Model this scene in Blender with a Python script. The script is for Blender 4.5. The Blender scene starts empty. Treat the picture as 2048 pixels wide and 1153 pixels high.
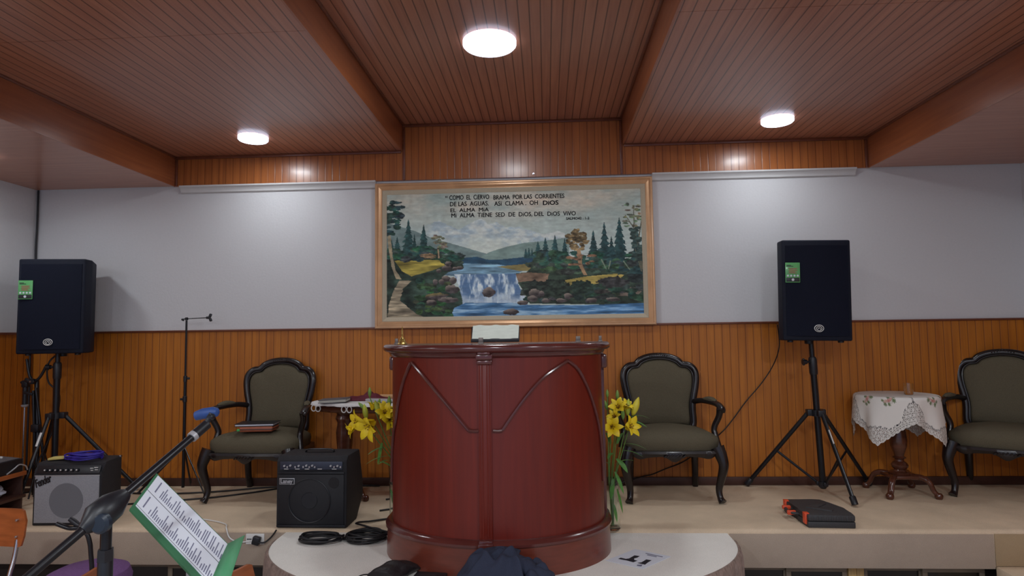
import bpy, bmesh, math, random
import numpy as np
from mathutils import Vector, Matrix, Euler

PI = math.pi
SC = bpy.context.scene
COL = SC.collection
random.seed(7)

# ---------------------------------------------------------------- camera
cam_d = bpy.data.cameras.new('camera')
cam = bpy.data.objects.new('camera', cam_d)
COL.objects.link(cam)
cam_d.sensor_width = 36.0
cam_d.lens = 1265.6 * 36.0 / 2048.0
cam_d.clip_start = 0.05
EYE = 1.1679
yaw, pitch, roll = 0.0527867, 0.0704700, -0.0143809
cy_, sy_ = math.cos(yaw), math.sin(yaw)
_r = Vector((cy_, sy_, 0)); _f = Vector((-sy_, cy_, 0)); _u = Vector((0, 0, 1))
_f2 = _f * math.cos(pitch) + _u * math.sin(pitch)
_u2 = _u * math.cos(pitch) - _f * math.sin(pitch)
_r3 = _r * math.cos(roll) + _u2 * math.sin(roll)
_u3 = _u2 * math.cos(roll) - _r * math.sin(roll)
M = Matrix((_r3, _u3, -_f2)).transposed().to_4x4()
M.translation = Vector((0, 0, EYE))
cam.matrix_world = M
SC.camera = cam

# ---------------------------------------------------------------- world and exposure
SC.view_settings.view_transform = 'Standard'
SC.view_settings.look = 'None'
SC.view_settings.gamma = 1.0
SC.view_settings.exposure = 0.60
try:
    SC.view_settings.use_curve_mapping = False
except Exception:
    pass
W = bpy.data.worlds.new('hall_daylight')
SC.world = W
W.use_nodes = True
W.node_tree.nodes['Background'].inputs[0].default_value = (0.60, 0.68, 1.0, 1)
W.node_tree.nodes['Background'].inputs[1].default_value = 0.34

LAMP_E = 44.0          # brightness of the round ceiling lamps
HALL_W = 26.0          # watts of the unseen lamps added over the hall to light the room
def unseen_hall_lamp(x, y, z, w=HALL_W, size=0.3):
    l = bpy.data.lights.new('unseen_hall_light', 'AREA'); l.shape = 'DISK'; l.size = size; l.energy = w
    l.color = (0.90, 0.95, 1.0)
    o = bpy.data.objects.new('unseen_hall_light', l); COL.objects.link(o)
    o.location = (x, y, z); return o
unseen_hall_lamp(-0.25, -0.6, 2.80)
unseen_hall_lamp(-2.1, -1.3, 2.60, HALL_W * 1.6)  # this one inferred from the left loudspeaker's shadow
unseen_hall_lamp(1.6, 0.6, 2.60)
unseen_hall_lamp(-0.25, -3.5, 2.80)
unseen_hall_lamp(-3.6, 1.2, 2.36, HALL_W * .4)
unseen_hall_lamp(3.1, 1.0, 2.36, HALL_W * .3)

# ---------------------------------------------------------------- helpers
def C(r, g, b, k=1.0):
    def f(c):
        c = c / 255.0
        c = c / 12.92 if c <= 0.04045 else ((c + 0.055) / 1.055) ** 2.4
        return min(1.0, c * k)
    return (f(r), f(g), f(b), 1.0)

class NT:
    def __init__(self, m):
        self.t = m.node_tree; self.n = self.t.nodes; self.l = self.t.links
    def new(self, typ, **kw):
        n = self.n.new(typ)
        for k, v in kw.items():
            setattr(n, k, v)
        return n
    def link(self, a, b): self.l.new(a, b)

def base_mat(name, col=(0.5, 0.5, 0.5, 1), rough=0.5, metal=0.0, coat=0.0, spec=0.5):
    m = bpy.data.materials.new(name); m.use_nodes = True
    b = m.node_tree.nodes['Principled BSDF']
    b.inputs['Base Color'].default_value = col
    b.inputs['Roughness'].default_value = rough
    b.inputs['Metallic'].default_value = metal
    b.inputs['Coat Weight'].default_value = coat
    b.inputs['Coat Roughness'].default_value = 0.15
    b.inputs['Specular IOR Level'].default_value = spec
    return m, b

def mat(name, col, rough=0.5, metal=0.0, coat=0.0, nscale=30.0, namt=0.12, bump=0.0, spec=0.5, stretch=None, detail=4.0):
    """plain material with a noise variation of the base colour"""
    m, b = base_mat(name, col, rough, metal, coat, spec)
    t = NT(m)
    tc = t.new('ShaderNodeTexCoord')
    src = tc.outputs['Object']
    if stretch:
        mp = t.new('ShaderNodeMapping'); mp.inputs['Scale'].default_value = stretch
        t.link(src, mp.inputs['Vector']); src = mp.outputs['Vector']
    nz = t.new('ShaderNodeTexNoise'); nz.inputs['Scale'].default_value = nscale; nz.inputs['Detail'].default_value = detail
    t.link(src, nz.inputs['Vector'])
    mr = t.new('ShaderNodeMapRange')
    mr.inputs['To Min'].default_value = 1 - namt; mr.inputs['To Max'].default_value = 1 + namt
    mr.inputs['From Min'].default_value = 0.25; mr.inputs['From Max'].default_value = 0.75
    t.link(nz.outputs['Fac'], mr.inputs['Value'])
    mx = t.new('ShaderNodeVectorMath', operation='SCALE')
    mx.inputs[0].default_value = col[:3]
    t.link(mr.outputs['Result'], mx.inputs['Scale'])
    t.link(mx.outputs['Vector'], b.inputs['Base Color'])
    if bump:
        bp = t.new('ShaderNodeBump'); bp.inputs['Strength'].default_value = bump; bp.inputs['Distance'].default_value = 0.01
        t.link(nz.outputs['Fac'], bp.inputs['Height']); t.link(bp.outputs['Normal'], b.inputs['Normal'])
    return m

def board_mat(name, light, dark, axis=0, grain=2, pitch=0.0575, rough=0.35, coat=0.25, groove=0.0035, gdark=0.45, blotch=0.25, bump=0.35):
    """grooved wood boards: grooves at regular steps along `axis`, grain running along `grain`"""
    m, b = base_mat(name, light, rough, 0, coat)
    t = NT(m)
    tc = t.new('ShaderNodeTexCoord'); sp = t.new('ShaderNodeSeparateXYZ')
    t.link(tc.outputs['Object'], sp.inputs[0])
    ax = sp.outputs[axis]
    d = t.new('ShaderNodeMath', operation='DIVIDE'); t.link(ax, d.inputs[0]); d.inputs[1].default_value = pitch
    fr = t.new('ShaderNodeMath', operation='FRACT'); t.link(d.outputs[0], fr.inputs[0])
    fl = t.new('ShaderNodeMath', operation='FLOOR'); t.link(d.outputs[0], fl.inputs[0])
    # distance to the groove
    s5 = t.new('ShaderNodeMath', operation='SUBTRACT'); t.link(fr.outputs[0], s5.inputs[0]); s5.inputs[1].default_value = 0.5
    ab = t.new('ShaderNodeMath', operation='ABSOLUTE'); t.link(s5.outputs[0], ab.inputs[0])
    mr = t.new('ShaderNodeMapRange'); t.link(ab.outputs[0], mr.inputs['Value'])
    mr.inputs['From Min'].default_value = 0.5 - groove / pitch; mr.inputs['From Max'].default_value = 0.5 - groove / pitch * 0.3
    # 0 on board, 1 in groove
    wn = t.new('ShaderNodeTexWhiteNoise', noise_dimensions='1D'); t.link(fl.outputs[0], wn.inputs['W'])
    # grain
    mp = t.new('ShaderNodeMapping'); sc = [38.0, 38.0, 38.0]; sc[grain] = 1.6
    mp.inputs['Scale'].default_value = sc; t.link(tc.outputs['Object'], mp.inputs['Vector'])
    g = t.new('ShaderNodeTexNoise'); g.inputs['Scale'].default_value = 1.0; g.inputs['Detail'].default_value = 5; g.inputs['Distortion'].default_value = 0.6
    t.link(mp.outputs[0], g.inputs['Vector'])
    bl = t.new('ShaderNodeTexNoise'); bl.inputs['Scale'].default_value = 1.7; bl.inputs['Detail'].default_value = 4
    t.link(tc.outputs['Object'], bl.inputs['Vector'])
    # mix factor
    a1 = t.new('ShaderNodeMath', operation='MULTIPLY_ADD'); t.link(g.outputs['Fac'], a1.inputs[0]); a1.inputs[1].default_value = 1.0; a1.inputs[2].default_value = -0.15
    a2 = t.new('ShaderNodeMath', operation='MULTIPLY_ADD'); t.link(wn.outputs['Value'], a2.inputs[0]); a2.inputs[1].default_value = 0.13; t.link(a1.outputs[0], a2.inputs[2])
    a3 = t.new('ShaderNodeMath', operation='MULTIPLY_ADD'); t.link(bl.outputs['Fac'], a3.inputs[0]); a3.inputs[1].default_value = blotch; t.link(a2.outputs[0], a3.inputs[2])
    a3.use_clamp = True
    mx = t.new('ShaderNodeMixRGB'); mx.inputs[1].default_value = light; mx.inputs[2].default_value = dark
    t.link(a3.outputs[0], mx.inputs[0])
    mg = t.new('ShaderNodeMixRGB', blend_type='MULTIPLY'); mg.inputs[2].default_value = (gdark, gdark * .85, gdark * .8, 1)
    t.link(mr.outputs[0], mg.inputs[0]); t.link(mx.outputs[0], mg.inputs[1]); t.link(mg.outputs[0], b.inputs['Base Color'])
    iv = t.new('ShaderNodeMath', operation='MULTIPLY_ADD'); t.link(mr.outputs[0], iv.inputs[0]); iv.inputs[1].default_value = -1.0
    bw = t.new('ShaderNodeTexNoise'); bw.inputs['Scale'].default_value = 7; t.link(tc.outputs['Object'], bw.inputs['Vector'])
    t.link(bw.outputs['Fac'], iv.inputs[2])
    bp = t.new('ShaderNodeBump'); bp.inputs['Strength'].default_value = bump; bp.inputs['Distance'].default_value = 0.004
    t.link(iv.outputs[0], bp.inputs['Height']); t.link(bp.outputs['Normal'], b.inputs['Normal'])
    return m

def attr_mat(name, rough=0.7, alpha=False, bump=0.0, spec=0.3):
    m, b = base_mat(name, (1, 1, 1, 1), rough, spec=spec)
    t = NT(m)
    a = t.new('ShaderNodeAttribute'); a.attribute_name = 'col'
    t.link(a.outputs['Color'], b.inputs['Base Color'])
    if alpha: t.link(a.outputs['Alpha'], b.inputs['Alpha'])
    if bump:
        tc = t.new('ShaderNodeTexCoord'); nz = t.new('ShaderNodeTexNoise'); nz.inputs['Scale'].default_value = 220
        t.link(tc.outputs['Object'], nz.inputs['Vector'])
        bp = t.new('ShaderNodeBump'); bp.inputs['Strength'].default_value = bump; bp.inputs['Distance'].default_value = 0.002
        t.link(nz.outputs['Fac'], bp.inputs['Height']); t.link(bp.outputs['Normal'], b.inputs['Normal'])
    return m

def glass_mat(name, col=(0.95, 1, 0.97, 1), rough=0.02):
    m, b = base_mat(name, col, rough)
    b.inputs['Transmission Weight'].default_value = 1.0
    b.inputs['IOR'].default_value = 1.45
    return m

def emit_mat(name, col, e):
    m, b = base_mat(name, (0.9, 0.9, 0.9, 1), 0.4)
    b.inputs['Emission Color'].default_value = col
    b.inputs['Emission Strength'].default_value = e
    return m

def obj(name, bm, m, parent=None, angle=38, loc=None, smooth=True):
    if isinstance(bm, bpy.types.Mesh):
        me = bm
    else:
        bmesh.ops.recalc_face_normals(bm, faces=bm.faces)
        me = bpy.data.meshes.new(name); bm.to_mesh(me); bm.free()
    if smooth:
        me.polygons.foreach_set('use_smooth', [True] * len(me.polygons))
        me.set_sharp_from_angle(angle=math.radians(angle))
    if m is not None and not me.materials: me.materials.append(m)
    o = bpy.data.objects.new(name, me); COL.objects.link(o)
    if parent is not None: o.parent = parent
    if loc is not None: o.location = loc
    return o

def tag(o, label, cat, group=None):
    o['label'] = label; o['category'] = cat
    if group: o['group'] = group
    return o

def thing(name, label, cat, loc=(0, 0, 0), rotz=0.0, group=None):
    o = bpy.data.objects.new(name, None); COL.objects.link(o)
    o.empty_display_size = 0.1
    o.location = loc; o.rotation_euler = (0, 0, rotz)
    return tag(o, label, cat, group)

def struct(name, bm, m, **kw):
    o = obj(name, bm, m, **kw); o['kind'] = 'structure'; return o

def dup(root, loc, rotz, label):
    """copy of a thing with copies of its parts and sub-parts"""
    r = root.copy(); COL.objects.link(r); r.location = loc; r.rotation_euler = (0, 0, rotz); r['label'] = label
    def rec(a, b):
        for ch in list(a.children):
            c = ch.copy(); COL.objects.link(c); c.parent = b
            rec(ch, c)
    rec(root, r)
    return r

def B(): return bmesh.new()

def add_box(bm, c, s, rot=None, bev=0.0, seg=2):
    """box with centre c, full size s; rot is an Euler tuple or Matrix"""
    r = bmesh.ops.create_cube(bm, size=1.0)
    vs = r['verts']
    for v in vs: v.co = Vector((v.co.x * s[0], v.co.y * s[1], v.co.z * s[2]))
    if bev > 0:
        es = list({e for v in vs for e in v.link_edges})
        rb = bmesh.ops.bevel(bm, geom=es, offset=min(bev, min(s) * .45), segments=seg, profile=0.5, affect='EDGES')
        vs = list({v for f in rb['faces'] for v in f.verts} | {v for v in vs if v.is_valid})
    if rot is not None:
        R = rot if isinstance(rot, Matrix) else Euler(rot).to_matrix()
        for v in vs: v.co = R @ v.co
    for v in vs: v.co += Vector(c)
    return vs

def bx(c, s, rot=None, bev=0.0, seg=2):
    bm = B(); add_box(bm, c, s, rot, bev, seg); return bm

def span(x0, x1, y0, y1, z0, z1, bev=0.0):
    return bx(((x0 + x1) / 2, (y0 + y1) / 2, (z0 + z1) / 2), (x1 - x0, y1 - y0, z1 - z0), None, bev)

def frames(pts, up=None):
    n = len(pts); T = []
    for i in range(n):
        a = pts[max(0, i - 1)]; b = pts[min(n - 1, i + 1)]
        T.append((b - a).normalized())
    ref = Vector(up) if up else (Vector((0, 0, 1)) if abs(T[0].z) < 0.9 else Vector((1, 0, 0)))
    N = (ref - T[0] * ref.dot(T[0])).normalized(); out = []
    for i in range(n):
        N = (N - T[i] * N.dot(T[i]))
        N = N.normalized() if N.length > 1e-6 else T[i].orthogonal().normalized()
        out.append((T[i], N, T[i].cross(N)))
    return out

def add_tube(bm, pts, rad, seg=10, flat=1.0, closed=False, cap=True, up=None):
    """tube along pts; rad a number, list, or list of (rn, rb) pairs"""
    pts = [Vector(p) for p in pts]; n = len(pts)
    fr = frames(pts, up)
    if closed:
        fr2 = []
        N = fr[0][1]
        for i in range(n):
            T = (pts[(i + 1) % n] - pts[i - 1]).normalized()
            N = (N - T * N.dot(T)).normalized(); fr2.append((T, N, T.cross(N)))
        fr = fr2
    rings = []
    for i, p in enumerate(pts):
        r = rad[i] if isinstance(rad, (list, tuple)) else rad
        ra, rb = r if isinstance(r, (list, tuple)) else (r, r * flat)
        T, N, Bn = fr[i]
        rings.append([bm.verts.new(p + N * (ra * math.cos(2 * PI * k / seg)) + Bn * (rb * math.sin(2 * PI * k / seg))) for k in range(seg)])
    m = n if closed else n - 1
    for i in range(m):
        A, Bq = rings[i], rings[(i + 1) % n]
        off = 0
        if closed and i == n - 1:
            best = 1e9
            for o in range(seg):
                dd = (A[0].co - Bq[o].co).length
                if dd < best: best = dd; off = o
        for k in range(seg):
            try: bm.faces.new((A[k], A[(k + 1) % seg], Bq[(k + 1 + off) % seg], Bq[(k + off) % seg]))
            except ValueError: pass
    if cap and not closed:
        bm.faces.new(rings[0][::-1]); bm.faces.new(rings[-1])
    return bm

def tube(pts, rad, seg=10, **k):
    bm = B(); add_tube(bm, pts, rad, seg, **k); return bm

def smooth_path(pts, n=8, closed=False):
    """Catmull-Rom through pts"""
    P = [Vector(p) for p in pts]; out = []
    m = len(P)
    for i in range(m if closed else m - 1):
        if closed: p0, p1, p2, p3 = P[i - 1], P[i], P[(i + 1) % m], P[(i + 2) % m]
        else: p0, p1, p2, p3 = P[max(0, i - 1)], P[i], P[i + 1], P[min(m - 1, i + 2)]
        for k in range(n):
            t = k / n
            out.append(0.5 * ((2 * p1) + (-p0 + p2) * t + (2 * p0 - 5 * p1 + 4 * p2 - p3) * t * t + (-p0 + 3 * p1 - 3 * p2 + p3) * t ** 3))
    if not closed: out.append(P[-1].copy())
    return out

def add_lathe(bm, prof, seg=32, c=(0, 0, 0), ang=None):
    c = Vector(c); rings = []
    for r, z in prof:
        if r < 1e-5: rings.append([bm.verts.new(c + Vector((0, 0, z)))])
        else: rings.append([bm.verts.new(c + Vector((r * math.cos(2 * PI * k / seg), r * math.sin(2 * PI * k / seg), z))) for k in range(seg)])
    for A, Q in zip(rings, rings[1:]):
        for k in range(seg):
            k2 = (k + 1) % seg
            if len(A) == 1 and len(Q) == 1: continue
            if len(A) == 1: bm.faces.new((A[0], Q[k], Q[k2]))
            elif len(Q) == 1: bm.faces.new((A[k], A[k2], Q[0]))
            else: bm.faces.new((A[k], A[k2], Q[k2], Q[k]))
    return bm

def lathe(prof, seg=32, c=(0, 0, 0)):
    bm = B(); add_lathe(bm, prof, seg, c); return bm

def cyl(c, r, h, axis='Z', seg=24, bev=0.0, r2=None):
    r2 = r if r2 is None else r2
    bm = B()
    add_lathe(bm, [(0, -h / 2), (r - bev, -h / 2), (r, -h / 2 + bev), (r2, h / 2 - bev), (r2 - bev, h / 2), (0, h / 2)] if bev else [(0, -h / 2), (r, -h / 2), (r2, h / 2), (0, h / 2)], seg)
    R = {'Z': Matrix.Identity(3), 'Y': Euler((-PI / 2, 0, 0)).to_matrix(), 'X': Euler((0, PI / 2, 0)).to_matrix()}[axis]
    for v in bm.verts: v.co = R @ v.co + Vector(c)
    return bm

def merge(*bms):
    out = B()
    for b in bms:
        me = bpy.data.meshes.new('tmp'); b.to_mesh(me); b.free(); out.from_mesh(me); bpy.data.meshes.remove(me)
    return out

def add_prism(bm, poly, d0, d1, fn):
    """poly: list of 2-D points; fn(u, v, d) -> 3-D"""
    a = [bm.verts.new(fn(u, v, d0)) for u, v in poly]; b = [bm.verts.new(fn(u, v, d1)) for u, v in poly]
    bm.faces.new(a); bm.faces.new(b[::-1]); n = len(poly)
    for i in range(n): bm.faces.new((a[i], b[i], b[(i + 1) % n], a[(i + 1) % n]))
    return bm

def prism(poly, d0, d1, fn):
    bm = B(); return add_prism(bm, poly, d0, d1, fn)

FRONT = lambda u, v, d: (u, d, v)     # upright outline, depth along Y
TOP = lambda u, v, d: (u, v, d)       # lying outline, depth along Z
SIDE = lambda u, v, d: (d, u, v)      # outline in the YZ plane, depth along X

def add_loft(bm, rings, cap=True):
    V = [[bm.verts.new(p) for p in r] for r in rings]; n = len(V[0])
    for A, Q in zip(V, V[1:]):
        for k in range(n): bm.faces.new((A[k], A[(k + 1) % n], Q[(k + 1) % n], Q[k]))
    if cap: bm.faces.new(V[0][::-1]); bm.faces.new(V[-1])
    return bm

def text_mesh(s, size=0.1, width=None, extrude=0.0005, shear=0.0, offset=0.0, spacing=1.0):
    cu = bpy.data.curves.new('lettering', 'FONT'); cu.body = s; cu.size = size; cu.extrude = extrude; cu.shear = shear
    cu.offset = 0.0 if offset < .0005 else offset; cu.space_character = spacing; cu.resolution_u = 3
    o = bpy.data.objects.new('lettering', cu); COL.objects.link(o)
    dg = bpy.context.evaluated_depsgraph_get(); dg.update()
    me = bpy.data.meshes.new_from_object(o.evaluated_get(dg))
    bpy.data.objects.remove(o); bpy.data.curves.remove(cu)
    if width:
        xs = [v.co.x for v in me.vertices]
        if xs:
            k = width / (max(xs) - min(xs)); x0 = min(xs)
            for v in me.vertices: v.co.x = (v.co.x - x0) * k
    me.materials.clear()
    return me

def fbm(h, w, base, octaves=4, seed=0, sx=1.0, sy=1.0):
    """value noise image in 0..1"""
    rs = np.random.RandomState(seed); out = np.zeros((h, w)); amp = 1.0; tot = 0
    for o in range(octaves):
        gy = max(2, int(base * sy * 2 ** o) + 2); gx = max(2, int(base * sx * 2 ** o) + 2)
        g = rs.rand(gy + 1, gx + 1)
        yy = np.linspace(0, gy - 1e-3, h); xx = np.linspace(0, gx - 1e-3, w)
        yi = yy.astype(int); xi = xx.astype(int); fy = (yy - yi)[:, None]; fx = (xx - xi)[None]
        fy = fy * fy * (3 - 2 * fy); fx = fx * fx * (3 - 2 * fx)
        a = g[yi][:, xi]; b = g[yi][:, xi + 1]; c = g[yi + 1][:, xi]; d = g[yi + 1][:, xi + 1]
        out += amp * ((a * (1 - fx) + b * fx) * (1 - fy) + (c * (1 - fx) + d * fx) * fy); tot += amp; amp *= 0.55
    return out / tot

# ---------------------------------------------------------------- materials
M_plaster = mat('white_plaster', C(212, 212, 214), 0.8, nscale=60, namt=0.02, bump=0.08, spec=.2)
M_wain = board_mat('wainscot_boards', C(204, 126, 32), C(146, 78, 18), 0, 2, pitch=0.0585, rough=0.5, coat=0.05, groove=0.0035, gdark=0.45, blotch=0.22)
M_wain_side = board_mat('wainscot_boards_side', C(204, 122, 36), C(148, 76, 20), 1, 2, pitch=0.0585, rough=0.42, coat=0.15, gdark=0.45)
M_header = board_mat('header_boards', C(196, 120, 62), C(136, 76, 42), 0, 2, pitch=0.0585, rough=0.3, coat=0.2, gdark=0.45, bump=0.2)
M_ceil = board_mat('ceiling_boards', C(196, 136, 106), C(146, 90, 70), 0, 1, pitch=0.0585, rough=0.38, coat=0.3, gdark=0.30, blotch=0.3, bump=0.15, groove=0.005)
M_ceil_plain = board_mat('ceiling_veneer', C(200, 142, 112), C(154, 98, 78), 0, 0, pitch=0.5, groove=0.0005, gdark=0.9, rough=0.32, coat=0.3, blotch=0.3)
M_drop = board_mat('ceiling_step_boards', C(184, 110, 66), C(132, 72, 44), 2, 1, pitch=1.2, groove=0.0004, gdark=1.0, rough=0.3, coat=0.3, blotch=0.4)
M_batten = mat('batten_wood', C(112, 62, 42), 0.35, coat=0.2, nscale=14, namt=0.2)
M_base = mat('baseboard_wood', C(72, 44, 36), 0.5, nscale=10, namt=0.25)
M_crown = mat('white_paint', C(205, 204, 204), 0.5, nscale=20, namt=0.02)
M_blackcable = mat('black_rubber', C(22, 22, 26), 0.45, nscale=50, namt=0.1)

def carpet_mat(name, col, amt=0.16):
    m, b = base_mat(name, col, 0.95, spec=0.1)
    t = NT(m); tc = t.new('ShaderNodeTexCoord')
    n1 = t.new('ShaderNodeTexNoise'); n1.inputs['Scale'].default_value = 2.4; n1.inputs['Detail'].default_value = 6; n1.inputs['Roughness'].default_value = .6
    n2 = t.new('ShaderNodeTexNoise'); n2.inputs['Scale'].default_value = 260; n2.inputs['Detail'].default_value = 2
    t.link(tc.outputs['Object'], n1.inputs[0]); t.link(tc.outputs['Object'], n2.inputs[0])
    r1 = t.new('ShaderNodeMapRange'); r1.inputs['From Min'].default_value = .3; r1.inputs['From Max'].default_value = .7
    r1.inputs['To Min'].default_value = 1 - amt; r1.inputs['To Max'].default_value = 1 + amt * .6; t.link(n1.outputs['Fac'], r1.inputs['Value'])
    r2 = t.new('ShaderNodeMapRange'); r2.inputs['To Min'].default_value = .82; r2.inputs['To Max'].default_value = 1.18; t.link(n2.outputs['Fac'], r2.inputs['Value'])
    mu = t.new('ShaderNodeMath', operation='MULTIPLY'); t.link(r1.outputs[0], mu.inputs[0]); t.link(r2.outputs[0], mu.inputs[1])
    s = t.new('ShaderNodeVectorMath', operation='SCALE'); s.inputs[0].default_value = col[:3]; t.link(mu.outputs[0], s.inputs['Scale'])
    t.link(s.outputs[0], b.inputs['Base Color'])
    bp = t.new('ShaderNodeBump'); bp.inputs['Strength'].default_value = .5; bp.inputs['Distance'].default_value = .004
    t.link(n2.outputs['Fac'], bp.inputs['Height']); t.link(bp.outputs['Normal'], b.inputs['Normal'])
    return m
M_carpet = carpet_mat('beige_carpet', C(216, 195, 168))
M_fascia = carpet_mat('dirty_shaded_carpet_fascia', C(176, 160, 144), 0.1)  # stage beige darkened for dirt and painted-in shade
M_lobe = carpet_mat('pale_carpet', C(240, 237, 230), 0.06)

M_mahog = board_mat('mahogany_veneer', C(130, 38, 20), C(90, 20, 11), 0, 2, pitch=3.0, groove=0.0004, gdark=1.0, rough=0.42, coat=0.05, blotch=0.35, bump=0.05)
M_mahog_d = mat('mahogany_moulding', C(92, 44, 40), 0.2, coat=0.6, nscale=12, namt=0.15)
M_mahog_l = mat('mahogany_worn', C(112, 52, 38), 0.3, coat=0.3, nscale=10, namt=0.15, stretch=(1, 1, 6))
M_dkwood = mat('dark_carved_wood', C(25, 19, 21), 0.3, coat=0.25, nscale=18, namt=0.35)
M_walnut = mat('walnut_wood', C(84, 46, 32), 0.22, coat=0.5, nscale=12, namt=0.3, stretch=(1, 1, 4))
M_fabric = mat('olive_upholstery', C(100, 93, 76), 0.9, nscale=260, namt=0.18, bump=0.5, spec=0.15)
M_webbing = mat('pale_underlining', C(150, 140, 128), 0.9, nscale=40)
M_spk = mat('speaker_shell', C(22, 27, 42), 0.65, nscale=300, namt=0.25, bump=0.3, spec=.25)
M_grille = mat('speaker_grille', C(14, 20, 38), 0.7, nscale=500, namt=0.4, bump=0.3, spec=.2)
M_black = mat('black_plastic', C(26, 28, 34), 0.4, nscale=60, namt=0.15)
M_blackmetal = mat('black_steel', C(24, 25, 30), 0.3, metal=0.2, nscale=60, namt=0.15)
M_chrome = mat('chrome', C(190, 190, 195), 0.25, metal=1.0, nscale=20, namt=0.05)
M_silver = mat('silver_paint', C(176, 176, 180), 0.4, metal=0.3, nscale=20, namt=0.05)
M_tolex = mat('black_tolex', C(28, 28, 34), 0.6, nscale=350, namt=0.3, bump=0.6)
M_white = mat('white_plastic', C(225, 225, 222), 0.4, nscale=20, namt=0.03)
M_paper = mat('white_paper', C(225, 230, 240), 0.7, nscale=20, namt=0.02)
M_ink = mat('grey_ink', C(120, 122, 146), 0.8, nscale=20, namt=0.1)
M_inkblack = mat('black_ink', C(30, 28, 40), 0.8, nscale=20, namt=0.1)
M_gold = mat('gold_frame', C(206, 160, 118), 0.35, metal=0.35, coat=0.2, nscale=8, namt=0.15)
M_linen = mat('linen_liner', C(196, 184, 160), 0.85, nscale=400, namt=0.15, bump=0.3)
M_brass = mat('brass', C(190, 160, 90), 0.3, metal=0.9, nscale=20, namt=0.15)
M_attr = attr_mat('oil_paint', 0.55, bump=0.3)

# ---------------------------------------------------------------- the room
WY = 4.95                      # face of the back wall
XL, XA, XB, XC, XD, XR = -4.174, -3.000, -1.127, 0.630, 2.500, 3.630
H0, H1, H2 = 2.396, 2.636, 2.847
WZ = 1.221                     # top of the wainscot
YB = -4.2                      # how far the hall is built towards the back
FL = -0.55                     # hall floor
struct('floor', span(XL - .2, XR + .2, YB, WY, FL - .1, FL), carpet_mat('hall_floor', C(178, 172, 168)))
struct('wall_back', span(XL - .2, XR + .2, WY, WY + .15, FL, H2 + .1), M_plaster)
struct('trim_1', span(XL, XR, WY - .012, WY, 0.0, WZ), M_wain)
struct('trim_2', span(XL, XR, WY - .024, WY - .012, WZ - .012, WZ + .004, .003), M_batten)
struct('baseboard_back', span(XL, XR, WY - .03, WY - .012, 0.0, 0.062, .004), M_base)
struct('wall_left', span(XL - .15, XL, YB, WY, FL, H0), M_plaster)
struct('trim_3', span(XL, XL + .012, 0.5, WY - .012, FL, WZ), M_wain_side)
struct('trim_4', span(XL + .012, XL + .022, 0.5, WY - .03, WZ - .012, WZ + .004), M_batten)
struct('wall_right', span(XR, XR + .15, YB, WY, FL, H0), M_plaster)
struct('trim_5', span(XR - .012, XR, 0.5, WY - .012, FL, WZ), M_wain_side)
# header boards between white wall and the raised ceiling bays
struct('trim_6', span(XA, XD, WY - .02, WY, H0, H2), M_header)
# crown moulding of the white wall
def crown(name, x0, x1):
    poly = [(WY, H0), (WY - .045, H0), (WY - .045, H0 - .012), (WY - .03, H0 - .02), (WY - .022, H0 - .034), (WY - .018, H0 - .04), (WY - .018, H0 - .052), (WY - .006, H0 - .06), (WY, H0 - .06)]
    struct(name, prism(poly, x0, x1, SIDE), M_crown)
crown('trim_7', XA + .05, -1.338); crown('trim_8', 0.848, XD - .1)
# ceiling bays
def bay(x0, x1, z, seams, m):
    ys = [YB] + seams + [WY - .02]
    for a, b in zip(ys, ys[1:]):
        struct('ceiling', span(x0, x1, a + .0015, b - .0015, z, z + .03), m)
bay(XL - .1, XA, H0, [2.2], M_ceil_plain)
bay(XA, XB, H1, [0.45, 2.90], M_ceil)
bay(XB, XC, H2, [1.2], M_ceil)
bay(XC, XD, H1, [0.42, 2.865], M_ceil)
bay(XD, XR + .1, H0, [2.2], M_ceil_plain)
struct('ceiling', span(XL - .2, XR + .2, YB, WY, H2 + .05, H2 + .1), M_batten)
# vertical faces between the bays
def step(name, x, z0, z1, side):
    struct(name, span(x - .006, x + .006, YB, WY - .02, z0, z1), M_drop)
step('trim_9', XA, H0 - .004, H1, 1); step('trim_10', XB, H1 - .004, H2, 1); step('trim_11', XC, H1 - .004, H2, -1); step('trim_12', XD, H0 - .004, H1, -1)
# battens in the corners of the bays
k = 0
for x0, x1, z, zb in ((XA + .006, XB - .006, H1, H0), (XB + .006, XC - .006, H2, H1), (XC + .006, XD - .006, H1, H0)):
    struct('trim_%d' % (13 + k), span(x0, x1, WY - .04, WY - .02, z - .022, z, .003), M_batten); k += 1
for x, z0, z1 in ((XA + .016, H0, H1), (XB + .016, H0, H2), (XC - .016, H0, H2), (XD - .016, H0, H1)):
    struct('trim_%d' % (13 + k), span(x - .01, x + .01, WY - .034, WY - .02, z0, z1 - .022, .003), M_batten); k += 1
for x, z in ((XA + .014, H1), (XB + .014, H2), (XC - .014, H2), (XD - .014, H1)):
    struct('trim_%d' % (13 + k), span(x - .008, x + .008, YB, WY - .04, z - .014, z, .002), M_batten); k += 1

# stage
SE = 3.85                      # front edge of the stage
FB = -0.215                    # lower edge of the carpeted fascia
bm = B()
nx = 120
prof = [(WY, -.0), (SE + .03, 0.0), (SE + .012, -.004), (SE + .002, -.014), (SE, -.03), (SE + .003, FB + .01), (SE + .012, FB), (SE + .14, FB), (SE + .14, FB + .05)]
bm = prism([(XL, 0.0), (XR, 0.0)] and prof[:], XL, XR, SIDE)
struct('stage_platform', bm, M_carpet)
# fascia facing, darker than the top: dirt and shade put into its colour
struct('stage_fascia', merge(span(XL, -1.56, SE - .004, SE - .0005, FB, -.022, .001), span(1.045, 2.53, SE - .004, SE - .0005, FB, -.022, .001)), M_fascia)
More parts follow.
